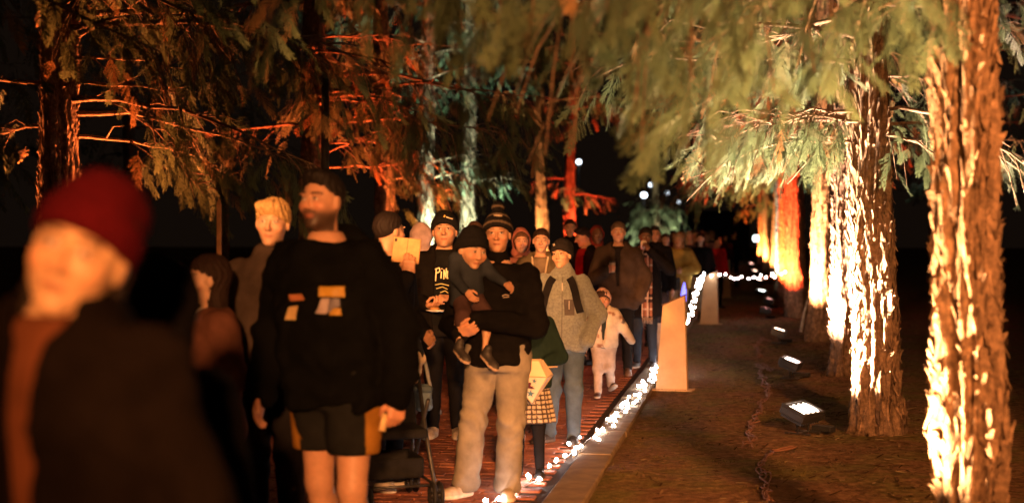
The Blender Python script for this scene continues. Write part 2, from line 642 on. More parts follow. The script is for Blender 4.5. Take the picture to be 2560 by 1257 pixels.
def hood_sdf(seed=0.0, deep=0.0):
    def f(P):
        o = f_ell(P, (0, 0.022, 0.018), (0.105, 0.125, 0.126))
        o = smin(o, f_ell(P, (0, 0.05, -0.115), (0.105, 0.10, 0.075)), 0.05)
        o = smin(o, f_cone(P, (0, 0.06, 0.10), (0, 0.12, 0.06), 0.05, 0.03), 0.04)
        o = o + 0.006 * wobble(P, seed, 1.6)
        i = f_ell(P, (0, -0.015, 0.004), (0.090, 0.118, 0.112))
        i = smin(i, f_ell(P, (0, -0.10, -0.02), (0.078, 0.10, 0.105)), 0.03)
        i = smin(i, f_cone(P, (0, 0.02, -0.05), (0, 0.035, -0.25), 0.058, 0.06), 0.03)
        return smax(o, -i, 0.008)
    return f, (-0.15, -0.16, -0.23), (0.15, 0.22, 0.18)


def rot3(yaw=0, pitch=0, roll=0):
    """yaw turns the face to the viewer's right, pitch lifts the chin, roll leans the crown to the viewer's right"""
    return np.array((Matrix.Rotation(rad(yaw), 3, 'Z') @ Matrix.Rotation(rad(-pitch), 3, 'X') @ Matrix.Rotation(rad(roll), 3, 'Y')))


# hands: x towards the thumb, y towards the palm side, z along the fingers
def make_hand(pose, hv=0.0048):
    curl = {'relaxed': (18, 26, 18), 'grip': (58, 66, 40), 'fist': (80, 85, 55), 'flat': (4, 6, 4), 'hold': (38, 44, 28)}[pose]
    fingers = []
    for k, (bx, ln) in enumerate(((0.029, 0.072), (0.010, 0.080), (-0.010, 0.075), (-0.028, 0.060))):
        p = np.array((bx, 0.0, 0.086 - 0.004 * abs(k - 1)))
        a = 0.0
        pts = [p]
        sp = (bx * 1.2) if pose in ('relaxed', 'flat') else bx * 0.2
        for seg, c in zip((0.45, 0.32, 0.23), curl):
            a += rad(c * (1 + 0.08 * (k - 1)))
            p = p + ln * seg * np.array((sp * 0.9, math.sin(a), math.cos(a)))
            pts.append(p)
        fingers.append(pts)
    if pose in ('grip', 'fist', 'hold'):
        th = [np.array((0.028, 0.008, 0.022)), np.array((0.050, 0.026, 0.050)), np.array((0.040, 0.050, 0.072)), np.array((0.020, 0.058, 0.084))]
    else:
        th = [np.array((0.028, 0.004, 0.022)), np.array((0.054, 0.016, 0.050)), np.array((0.060, 0.026, 0.078)), np.array((0.056, 0.034, 0.098))]

    def f(P):
        d = f_box(P, (0, 0.0, 0.048), (0.040, 0.0135, 0.044), 0.012)
        d = smin(d, f_cone(P, (0, 0, -0.035), (0, 0, 0.02), 0.027, 0.027), 0.02)
        d = smin(d, f_ell(P, (0.026, 0.010, 0.032), (0.018, 0.014, 0.028)), 0.012)
        for pts in fingers:
            fd = None
            for i in range(3):
                q = f_cone(P, pts[i], pts[i + 1], 0.0095 - 0.0008 * i, 0.0088 - 0.0009 * i)
                fd = q if fd is None else np.minimum(fd, q)
            d = smin(d, fd, 0.005)
        for i in range(3):
            d = smin(d, f_cone(P, th[i], th[i + 1], 0.0125 - 0.0012 * i, 0.0115 - 0.0012 * i), 0.006)
        return d
    return surf(f, (-0.06, -0.03, -0.06), (0.08, 0.12, 0.19), hv)


_HANDS = {}


def hand_at(pose, wrist, fdir, n, s, scale=1.0, hv=0.0048):
    if (pose, hv) not in _HANDS:
        V, Q = make_hand(pose, hv)
        relax(V, Q, 1, 0.35)
        _HANDS[(pose, hv)] = (V, Q)
    V, Q = _HANDS[(pose, hv)]
    fz = uvec(fdir)
    ny = np.asarray(n, float); ny = uvec(ny - fz * ny.dot(fz))
    sx = np.asarray(s, float); sx = uvec(sx - fz * sx.dot(fz) - ny * sx.dot(ny))
    M = np.stack([sx, ny, fz], 1)
    Q2 = Q if np.linalg.det(M) > 0 else Q[:, ::-1]
    return (V * scale) @ M.T + np.asarray(wrist), Q2


RZ = np.array((0.28, 0.40, 0.455, 0.49, 0.53, 0.58, 0.62, 0.68, 0.74, 0.785, 0.815, 0.835, 0.852, 0.88))
RW_M = np.array((0.095, 0.095, 0.096, 0.099, 0.101, 0.096, 0.094, 0.102, 0.111, 0.111, 0.088, 0.055, 0.040, 0.036))
RD_M = np.array((0.070, 0.070, 0.070, 0.071, 0.072, 0.068, 0.067, 0.071, 0.072, 0.065, 0.054, 0.046, 0.040, 0.038))
RW_F = np.array((0.100, 0.100, 0.104, 0.106, 0.105, 0.088, 0.082, 0.091, 0.100, 0.100, 0.080, 0.048, 0.034, 0.031))
RD_F = np.array((0.074, 0.074, 0.074, 0.075, 0.073, 0.062, 0.060, 0.070, 0.074, 0.062, 0.050, 0.040, 0.034, 0.032))


def person(label, px, d, h, yaw=0.0, z=0.0, fem=False, bulk=1.0, belly=0.0, skin=(0.46, 0.27, 0.18), hs=None,
           head=(0, 0, 0), hair=None, hair_col=(0.015, 0.010, 0.007), hat=None, jw=1.0, nose=1.0, mouth=0.0, baby=False,
           brow=None, beard=None, beard_amt=0.0, gaze=(0, 0), closed=False, glass=False, neckz=0.0,
           arms=None, hands=None, legs=None, sway=0.0, lean=0.0, top=None, shirt=None, bottom=None, shoes=None, scarf=None,
           seed=1.0, group='visitors walking along the avenue'):
    arms = arms or {}; hands = hands or {}; legs = legs or {}
    vg = 0.0125 if d < 8 else float(np.clip(d * 0.0014, 0.0115, 0.03))
    vh = 0.0062 if d < 8 else float(np.clip(d * 0.00045, 0.0048, 0.015))
    root = empty('person', (vat(px, d), d, z), rad(yaw), label, 'person', group)
    rw = (RW_F if fem else RW_M) * h * bulk
    rd = (RD_F if fem else RD_M) * h * bulk
    rd = rd + belly * np.exp(-((RZ - 0.60) / 0.07) ** 2)
    rz = RZ * h
    zz = np.linspace(rz[0], rz[-1], 120)
    ker = np.exp(-np.linspace(-2, 2, 9) ** 2); ker /= ker.sum()

    def sm(a):
        y = np.interp(zz, rz, a)
        return np.convolve(np.pad(y, 4, mode='edge'), ker, 'valid')
    W, D = sm(rw), sm(rd)

    def cen(zv):
        t = np.clip((zv / h - 0.5) / 0.34, -0.3, 1.2)
        return sway * t, lean * t - belly * 0.6 * np.exp(-((zv / h - 0.60) / 0.07) ** 2)

    def f_torso(P, off, z0, z1, boxw=0.0, flare=0.0, boxd=0.0):
        zv = P[:, 2]
        w = np.maximum(np.interp(zv, zz, W), boxw * h * (zv < 0.76 * h)) + off
        dd = np.maximum(np.interp(zv, zz, D), boxd * h * (zv < 0.74 * h)) + off
        fl = flare * np.clip((0.56 * h - zv) / (0.2 * h), 0, 2)
        w = w + fl; dd = dd + fl
        cx, cyy = cen(zv)
        q = (np.abs((P[:, 0] - cx) / w) ** 2.35 + np.abs((P[:, 1] - cyy) / dd) ** 2.35) ** (1 / 2.35)
        g = (q - 1) * np.minimum(w, dd)
        return smax(smax(g, z0 - zv, 0.018), zv - z1, 0.018)

    sx, sy = cen(0.80 * h)
    J = {}
    for sd, s in (('l', -1), ('r', 1)):
        e, w = arms.get(sd, ((s * 0.142, 0.012, 0.628), (s * 0.146, -0.035, 0.482)))
        J['s' + sd] = np.array((s * 0.100 * h * (0.92 if fem else 1) * (0.5 + 0.5 * bulk) + sx, sy, 0.792 * h))
        J['e' + sd] = np.array(e) * h + (sx * 0.8, sy * 0.8, 0)
        J['w' + sd] = np.array(w) * h + (sx * 0.6, sy * 0.6, 0)
        k, a = legs.get(sd, ((s * 0.052, -0.008, 0.275), (s * 0.056, 0.015, 0.045)))
        J['h' + sd] = np.array((s * 0.050 * h, 0, 0.50 * h))
        J['k' + sd] = np.array(k) * h
        J['a' + sd] = np.array(a) * h

    def f_arms(P, off, end=1.0, scale=1.0, kk=0.03, only=None):
        d_ = None
        for sd in (only or 'lr'):
            a, b, c = J['s' + sd], J['e' + sd], J['w' + sd]
            c = b + (c - b) * end
            q = f_cone(P, a, b, 0.034 * h * scale + off, 0.026 * h * scale + off)
            q = smin(q, f_cone(P, b, c, 0.025 * h * scale + off, 0.017 * h * scale + off), 0.02)
            d_ = q if d_ is None else np.minimum(d_, q)
        return d_

    def f_legs(P, off, flare=0.0, only='lr'):
        d_ = None
        for sd in only:
            a, b, c = J['h' + sd], J['k' + sd], J['a' + sd]
            q = f_cone(P, a, b, 0.050 * h * bulk + off, 0.034 * h + off)
            lo = f_cone(P, b, c, 0.033 * h + off, 0.0225 * h + off + flare)
            if off < 0.004:
                lo = smin(lo, f_ell(P, b * 0.66 + c * 0.34 + np.array((0, 0.012 * h, 0)), (0.032 * h, 0.034 * h, 0.075 * h)), 0.02)
            q = smin(q, lo, 0.025)
            d_ = q if d_ is None else np.minimum(d_, q)
        return d_

    hs_ = hs if hs else 0.23 * h / 1.75 / 0.23 * 1.0
    R = rot3(*head)
    hz = h - 0.116 * hs_ + neckz
    hcx, hcy = cen(np.array([0.9 * h]))
    hc = np.array((float(hcx[0]), float(hcy[0]) - 0.026 * hs_, hz))
    piv = np.array((0, 0.03, -0.09)) * hs_

    def to_person(V):
        return (V * hs_ - piv) @ R.T + piv + hc

    # --- body: trunk and limbs, head and hands in one mesh
    g = Geo()
    skin = np.array(skin, float)
    bare_v = 0.011 if (bottom or {}).get('bare') else 0.026

    def f_body(P):
        q = f_torso(P, -0.006, 0.46 * h, 0.865 * h)
        q = smin(q, f_arms(P, -0.004, 0.98), 0.02)
        return smin(q, f_legs(P, -0.002), 0.02)
    allp = np.array([J[k] for k in J])
    lo = np.minimum(allp.min(0), (-0.13 * h * bulk, -0.12 * h, 0)) - 0.07
    hi = np.maximum(allp.max(0), (0.13 * h * bulk, 0.12 * h, 0.87 * h)) + 0.07
    V, Q = surf(f_body, lo, hi, max(bare_v, vg))
    relax(V, Q, 1)
    g.add(V, Q, col=skin)
    fh = head_sdf(jw, nose, mouth, baby, ears=not (hat and hat.get('kind') == 'hood'))
    V, Q = surf(fh, (-0.10, -0.13, -0.24), (0.10, 0.12, 0.13), vh / hs_)
    hcol = head_colors(skin, brow if brow is not None else np.array(hair_col) * 0.9, beard, beard_amt, None, gaze, mouth, closed, glass)(V)
    relax(V, Q, 1, 0.3)
    g.add(to_person(V), Q, col=hcol)
    for sd, s in (('l', -1), ('r', 1)):
        hd = hands.get(sd, 'relaxed')
        if hd is None:
            continue
        fore = uvec(J['w' + sd] - J['e' + sd])
        if isinstance(hd, str):
            hd = (hd, fore + np.array((0, -0.12, -0.05)), (-s, 0.15, 0), (0, -1, 0))
        V, Q = hand_at(hd[0], J['w' + sd] + fore * 0.012, hd[1], hd[2], hd[3], hv=0.0048 if 8 < d < 12 else 0.0075 if d < 19 else 0.012, scale= (0.80 if baby else 1.0) * (0.6 + 0.4 * h / 1.75) if h > 1.2 else 0.62 * (0.7 + 0.3 * h))
        g.add(V, Q, col=skin * (1.02, 0.93, 0.9))
    g.build('body', M_SKIN, root)

    out = {'root': root, 'J': J, 'h': h, 'to_person': to_person, 'hs': hs_, 'R': R, 'cen': cen}
    # --- hair and headwear
    if hair:
        f, l0, h0 = hair_sdf(hair, seed)
        V, Q = surf(f, l0, h0, max(0.006, vh) / hs_)
        hcl = np.array(hair_col, float)
        link('hair', mesh_data('hair', to_person(V), [Q], M_HAIR, True, np.tile(hcl, (len(V), 1))), root)
    if hat:
        kd = hat['kind']
        if kd == 'hood':
            f, l0, h0 = hood_sdf(seed)
            nm, mt = 'hood', M_CLOTH
        else:
            f, l0, h0 = beanie_sdf(kd, hat.get('front', 0.036), hat.get('tilt', 0.52), seed)
            nm, mt = 'beanie', M_KNIT
        V, Q = surf(f, l0, h0, max(0.0052, vh) / hs_)
        relax(V, Q, 1, 0.4)
        hc_ = hat['col'](V) if callable(hat['col']) else np.tile(np.array(hat['col'], float), (len(V), 1))
        hat_o = link(nm, mesh_data(nm, to_person(V), [Q], mt, True, hc_), root)
        if hat.get('badge'):
            Rt = R.T
            f_loc = lambda P: f(((P - piv - hc) @ R + piv) / hs_) * hs_
            for ln, wd, cl in hat['badge']:
                pts = np.array([to_person(np.array([[a, -0.12, b]]))[0] for a, b in ln])
                strokes_on('emblem', f_loc, [pts[:, (0, 2)]], wd, M_PLAIN, hat_o, cl, 0.003)
    # --- shirt under an open coat
    if shirt:
        so = shirt.get('off', 0.004)
        f_sh = lambda P: f_torso(P, so, 0.50 * h, 0.845 * h)
        out['f_shirt'] = f_sh
        sdf_obj('shirt', f_sh, (-0.16 * h * bulk, -0.2 * h, 0.48 * h), (0.16 * h * bulk, 0.14 * h, 0.86 * h), vg, M_CLOTH, root, shirt['col'])
    # --- coat, jumper or jacket
    if top:
        off, hem = top.get('off', 0.014), top.get('hem', 0.46) * h
        if not callable(top['col']) and max(top['col']) < 0.016:
            top['col'] = tuple(0.55 * q for q in top['col'])
        amp = top.get('fold', 0.006)
        puff = top.get('puff', 0.0)
        col_h = top.get('collar', 0.0)
        op = top.get('open')
        send = top.get('sleeve', 0.97)

        def f_top(P):
            q = f_torso(P, off, hem, top.get('neck', 0.842) * h, top.get('boxw', 0.098), top.get('flare', 0.0), top.get('boxd', 0.07))
            q = smin(q, f_arms(P, off * 0.9 + puff, send), 0.022)
            cx, cyy = cen(0.85 * h)
            if col_h:
                q = smin(q, f_ell(P, (cx, cyy + 0.004, 0.848 * h), ((0.052 + col_h) * h, (0.055 + col_h) * h, 0.030 * h)), 0.02)
            if top.get('stand'):
                q = smin(q, f_cone(P, (cx, cyy + 0.006, 0.83 * h), (cx, cyy + 0.002, (0.855 + top['stand']) * h), 0.048 * h, 0.043 * h), 0.015)
            if top.get('hoodback'):
                q = smin(q, f_ell(P, (cx, cyy + 0.060 * h, 0.842 * h), (0.082 * h, 0.042 * h, 0.040 * h)), 0.03)
            lown = 1.0 + 0.8 * np.clip((0.62 * h - P[:, 2]) / (0.15 * h), 0, 1)
            q = q + amp * wobble(P, seed, 1.0) * lown + 0.5 * amp * wobble(P, seed + 5, 2.3)
            if top.get('quilt'):
                q = q + top['quilt'] * np.cos(P[:, 2] * 2 * np.pi / 0.075 + 1.5 * np.sin(P[:, 0] * 6))
            if op:
                cxz, _ = cen(P[:, 2])
                t = np.clip((P[:, 2] - hem) / (0.84 * h - hem), 0, 1)
                wd = (op[0] * (1 - t) + op[1] * t) * h
                wedge = smax(np.abs(P[:, 0] - cxz - op[2] * h if len(op) > 2 else P[:, 0] - cxz) - wd, P[:, 1] + 0.01, 0.01)
                q = smax(q, -wedge, 0.01)
                nk = f_ell(P, (cx, cyy - 0.05 * h, 0.865 * h), (0.045 * h, 0.06 * h, 0.05 * h))
                q = smax(q, -nk, 0.01)
            return q
        arms_p = np.array([J[k] for k in J if k[0] in 'sew'])
        l0 = np.minimum(arms_p.min(0) - 0.09, (-0.17 * h * bulk - 0.03, -0.17 * h - belly, hem - 0.03))
        h0 = np.maximum(arms_p.max(0) + 0.09, (0.17 * h * bulk + 0.03, 0.16 * h, 0.90 * h))
        out['f_top'] = f_top
        out['top'] = sdf_obj(top.get('name', 'jacket'), f_top, l0, h0, vg, top.get('mat', M_CLOTH), root, top['col'], 1)
    # --- lower garment
    if bottom:
        kd = bottom.get('kind', 'trousers')
        hemz = bottom.get('hem', 0.03) * h
        off_b = bottom.get('off', 0.010)
        amp_b = bottom.get('fold', 0.006)
        wz = bottom.get('waist', 0.56) * h

        def f_bot(P):
            if kd == 'skirt':
                th = np.arctan2(P[:, 0], -P[:, 1])
                t = np.clip((wz - P[:, 2]) / (wz - hemz), 0, 1)
                rr = (0.088 + bottom.get('flare', 0.06) * t) * h + 0.010 * t * np.cos(th * 17)
                q = np.sqrt(P[:, 0] ** 2 + (P[:, 1] / 0.8) ** 2) - rr
                return smax(smax(q, hemz - P[:, 2], 0.008), P[:, 2] - wz, 0.01)
            q = f_legs(P, off_b, bottom.get('flare', 0.0))
            if kd == 'shorts':
                q = q - bottom.get('loose', 0.018)
            q = smin(q, f_torso(P, off_b - 0.004, 0.455 * h, wz), 0.03)
            near = np.exp(-((P[:, 2] - 0.27 * h) / (0.07 * h)) ** 2) + np.exp(-((P[:, 2] - 0.05 * h) / (0.05 * h)) ** 2) + 0.35
            q = q + amp_b * near * (0.55 * np.sin(P[:, 2] * 52 + 34 * P[:, 0] * np.sin(P[:, 2] * 9 + seed) + 3.0 * np.sin(P[:, 0] * 19 + P[:, 1] * 23 + seed)) + 0.9 * wobble(P, seed + 3, 1.3))
            return smax(q, hemz - P[:, 2], 0.006)
        lp = np.array([J[k] for k in J if k[0] in 'hka'])
        l0 = np.minimum(lp.min(0) - 0.11, (-0.17 * h, -0.16 * h, hemz - 0.02)); l0[2] = max(l0[2], hemz - 0.02)
        h0 = np.maximum(lp.max(0) + 0.11, (0.17 * h, 0.16 * h, wz + 0.02))
        out['bottom'] = sdf_obj({'skirt': 'skirt', 'shorts': 'shorts'}.get(kd, 'trousers'), f_bot, l0, h0, min(vg, bottom.get('vox', 9)), bottom.get('mat', M_DENIM), root, bottom['col'], 1)
        out['f_bot'] = f_bot
        if bottom.get('tights'):
            sdf_obj('tights', lambda P: f_legs(P, 0.004), (lp.min(0) - 0.08), (lp.max(0) + 0.08), max(vg, 0.008), M_CLOTH, root, bottom['tights'])
    # --- shoes
    if shoes:
        for sd, s in (('l', -1), ('r', 1)):
            a = J['a' + sd]
            ang = shoes.get('yaw', {}).get(sd, s * 9)
            pit = shoes.get('pitch', {}).get(sd, 0)
            k = (h / 1.75) * (1.15 if h < 1.2 else 1.0) * shoes.get('size', 1.0)
            Rm = np.array(Matrix.Rotation(rad(ang), 3, 'Z') @ Matrix.Rotation(rad(pit), 3, 'X'))
            base = np.array((a[0], a[1], a[2] - 0.079 * h / 1.75 * (1.15 if h < 1.2 else 1)))

            def f_shoe(P):
                q = f_ell(P, (0, -0.115, 0.030), (0.045, 0.075, 0.040))
                q = smin(q, f_ell(P, (0, -0.01, 0.038), (0.037, 0.060, 0.046)), 0.04)
                q = smin(q, f_cone(P, (0, 0.005, 0.05), (0, 0.01, 0.105 if not shoes.get('boot') else 0.20), 0.036, 0.036), 0.03)
                sole = smin(f_ell(P, (0, -0.112, 0.010), (0.050, 0.086, 0.05)), f_ell(P, (0, -0.008, 0.010), (0.041, 0.066, 0.05)), 0.04)
                sole = smax(sole, P[:, 2] - 0.024, 0.005)
                return smax(smin(q, sole, 0.003), -P[:, 2], 0.004)

            V, Q = surf(f_shoe, (-0.07, -0.21, -0.01), (0.07, 0.09, 0.24), max(0.0075, vg * 0.7) / k)
            relax(V, Q, 1, 0.4)
            C = np.tile(np.array(shoes['col'], float), (len(V), 1))
            C[V[:, 2] < 0.026] = shoes.get('sole', shoes['col'])
            lace = (np.abs(V[:, 0]) < 0.022) & (V[:, 1] < -0.035) & (V[:, 1] > -0.10) & (V[:, 2] > 0.05) & (np.sin(V[:, 1] * 420) > 0)
            C[lace] = shoes.get('lace', shoes['col'])
            link('shoe', mesh_data('shoe', V * k @ Rm.T + base, [Q], M_SHOE, True, C), root)
    return out

# ------------------------------------------------------------------ ground
PATH_L, PATH_R, KERB_R = -4.85, -1.20, -0.945


def world_pos(nt):
    g = nt.nodes.new('ShaderNodeNewGeometry')
    return g.outputs['Position']


def noise_at(nt, pos, scale, detail=4.0, rough=0.6):
    n = nt.nodes.new('ShaderNodeTexNoise')
    n.inputs['Scale'].default_value = scale
    n.inputs['Detail'].default_value = detail
    n.inputs['Roughness'].default_value = rough
    nt.links.new(pos, n.inputs['Vector'])
    return n


def ground_material():
    m, nt, b = new_mat('earth_and_worn_lawn', 0.95, 0.1)
    pos = world_pos(nt)
    n1 = noise_at(nt, pos, 0.9, 6, 0.65)
    n2 = noise_at(nt, pos, 14, 6, 0.7)
    earth = ramp(nt, n2.outputs['Fac'], [(0.3, (0.08, 0.042, 0.022)), (0.55, (0.20, 0.11, 0.058)), (0.72, (0.36, 0.22, 0.115))])
    lawn = ramp(nt, n2.outputs['Fac'], [(0.3, (0.07, 0.062, 0.020)), (0.6, (0.18, 0.15, 0.048)), (0.75, (0.28, 0.22, 0.09))])
    mask = ramp(nt, n1.outputs['Fac'], [(0.46, (0, 0, 0)), (0.60, (0.85, 0.85, 0.85))])
    mx = nt.nodes.new('ShaderNodeMix'); mx.data_type = 'RGBA'
    nt.links.new(mask.outputs[0], mx.inputs[0])
    nt.links.new(earth.outputs[0], mx.inputs[6])
    nt.links.new(lawn.outputs[0], mx.inputs[7])
    nt.links.new(mx.outputs[2], b.inputs['Base Color'])
    n3 = noise_at(nt, pos, 45, 5, 0.75)
    bump(nt, b, n3.outputs['Fac'], 0.9, 0.03)
    return m


def build_ground():
    us = np.concatenate([np.linspace(-90, -8, 8), np.linspace(-6, 40, 190), np.linspace(43, 180, 20)])
    vs_ = np.concatenate([np.linspace(-120, -8, 12), [PATH_L - 0.25, PATH_L - 0.02, PATH_L + 0.02], np.linspace(-4, -1.4, 4),
                          [KERB_R - 0.06, KERB_R - 0.02], np.linspace(KERB_R + 0.02, 4.0, 60), np.linspace(5, 120, 14)])
    U, Vv = np.meshgrid(us, vs_, indexing='ij')
    P = np.stack([U.ravel(), Vv.ravel(), 0 * U.ravel()], -1)
    zz = 0.022 * wobble(P, 2, 0.30) + 0.012 * wobble(P, 4, 0.8)
    inner = (Vv.ravel() > PATH_L) & (Vv.ravel() < KERB_R)
    z = np.where(inner, -0.03, np.clip(zz, -0.015, 0.05))
    W = np.stack([U.ravel() * SA + Vv.ravel() * CA, U.ravel() * CA - Vv.ravel() * SA, z], -1)
    nu, nv = len(us), len(vs_)
    i, j = np.meshgrid(np.arange(nu - 1), np.arange(nv - 1), indexing='ij')
    Q = np.stack([i * nv + j, i * nv + j + 1, (i + 1) * nv + j + 1, (i + 1) * nv + j], -1).reshape(-1, 4)[:, ::-1]
    o = link('ground', mesh_data('ground', W, [Q], ground_material(), True))
    tag(o, kind='structure')


build_ground()


def brick_material():
    m, nt, b = new_mat('red_paver', 0.8, 0.25)
    pos = world_pos(nt)
    n1 = noise_at(nt, pos, 5.5, 3)
    n2 = noise_at(nt, pos, 60, 5, 0.7)
    c1 = ramp(nt, n1.outputs['Fac'], [(0.3, (0.20, 0.068, 0.038)), (0.5, (0.31, 0.110, 0.060)), (0.7, (0.40, 0.17, 0.095))])
    c2 = ramp(nt, n2.outputs['Fac'], [(0.3, (0.6,) * 3), (0.65, (1.15,) * 3)])
    mx = nt.nodes.new('ShaderNodeMix'); mx.data_type = 'RGBA'; mx.blend_type = 'MULTIPLY'
    mx.inputs[0].default_value = 1
    nt.links.new(c1.outputs[0], mx.inputs[6]); nt.links.new(c2.outputs[0], mx.inputs[7])
    nt.links.new(mx.outputs[2], b.inputs['Base Color'])
    bump(nt, b, n2.outputs['Fac'], 0.5, 0.006)
    return m


def build_path():
    rng = random.Random(4)
    M_BR = brick_material()
    M_MORTAR = flat_mat('sandy_joint', (0.045, 0.028, 0.018), 0.95, 0.1, nscale=8)
    g = Geo()
    a = [uv(u, v, -0.012) for u, v in ((-14, PATH_L), (-14, PATH_R), (90, PATH_R), (90, PATH_L))]
    g.add(np.array(a), [(0, 1, 2, 3)])
    path = g.build('path', M_MORTAR, None, False)
    tag(path, kind='structure')
    L, B, J = 0.232, 0.112, 0.007
    one = Geo().box((0, 0, -0.03), (L / 2, B / 2, 0.03), bev=0.006)
    Vb = np.concatenate(one.V); Qb = np.concatenate(one.Q); Tb = np.concatenate(one.T)
    me = mesh_data('brick', Vb, [Qb, Tb], M_BR, False)
    spots = []
    r = 0
    u = -4.0
    while u < 62:
        v = PATH_L + L / 2 + (0.5 * (L + J) if r % 2 else 0.0)
        while v < PATH_R - L / 2 + 0.02:
            spots.append((u, v)); v += L + J
        u += B + J; r += 1
    info = []
    for (u, v) in spots:
        p = uv(u, v)
        px = 1280 + FPX * p.x / max(p.y, 0.1)
        seen = p.y > 8.6 and 1020 < px < 1500
        info.append((0 if seen else 1, p.y, u, v, rng.uniform(-0.004, 0.001), rng.uniform(-0.02, 0.02), rng.uniform(-0.012, 0.012), rng.uniform(-0.014, 0.014)))
    info.sort()
    ang = -AV
    for k, (s, y, u, v, dz, a0, a1, a2) in enumerate(info[:300]):
        o = link('brick', me, path, uv(u, v, dz))
        o.rotation_euler = (a1, a2, ang + a0)
    g = Geo()
    rest = info[300:]
    simple = Geo().box((0, 0, -0.03), (L / 2 - 0.003, B / 2 - 0.003, 0.03))
    Vb = np.concatenate(simple.V); Qb = np.concatenate(simple.Q); Tb = np.zeros((0, 3), int)
    N = len(rest)
    P = np.array([uv(t[2], t[3], t[4]) for t in rest])
    A = np.array([ang + t[5] for t in rest])
    c, s = np.cos(A), np.sin(A)
    X = Vb[None, :, 0] * c[:, None] - Vb[None, :, 1] * s[:, None]
    Y = Vb[None, :, 0] * s[:, None] + Vb[None, :, 1] * c[:, None]
    Z = np.tile(Vb[None, :, 2], (N, 1)) + Vb[None, :, 0] * np.array([t[6] for t in rest])[:, None]
    VV = (np.stack([X, Y, Z], -1) + P[:, None]).reshape(-1, 3)
    off = np.arange(N)[:, None, None] * len(Vb)
    QQ = (Qb[None] + off).reshape(-1, 4); TT = (Tb[None] + off).reshape(-1, 3)
    o = link('paving', mesh_data('paving', VV, [QQ, TT], M_BR, False), path)
    tag(o, kind='stuff')
    # concrete kerb laid in lengths
    M_K = flat_mat('kerb_concrete', (0.20, 0.145, 0.085), 0.9, 0.15, nscale=6, var=0.35, bstr=0.5, bscale=60)
    kerb = empty('kerb', uv(0, PATH_R))
    tag(kerb, kind='structure')
    w = (KERB_R - PATH_R) / 2 - 0.004
    km = Geo().box((0, 0, -0.04), (w, 0.595, 0.065), bev=0.010)
    kme = mesh_data('kerb_stone', np.concatenate(km.V), [np.concatenate(km.Q), np.concatenate(km.T)], M_K, False)
    for i in range(-5, 60):
        o = link('kerb_stone', kme, kerb)
        o.location = uv(i * 1.2, (PATH_R + KERB_R) / 2 + rng.uniform(-0.004, 0.004), rng.uniform(-0.003, 0.004)) - Vector(kerb.location)
        o.rotation_euler = (0, 0, -AV + rng.uniform(-0.003, 0.003))


build_path()


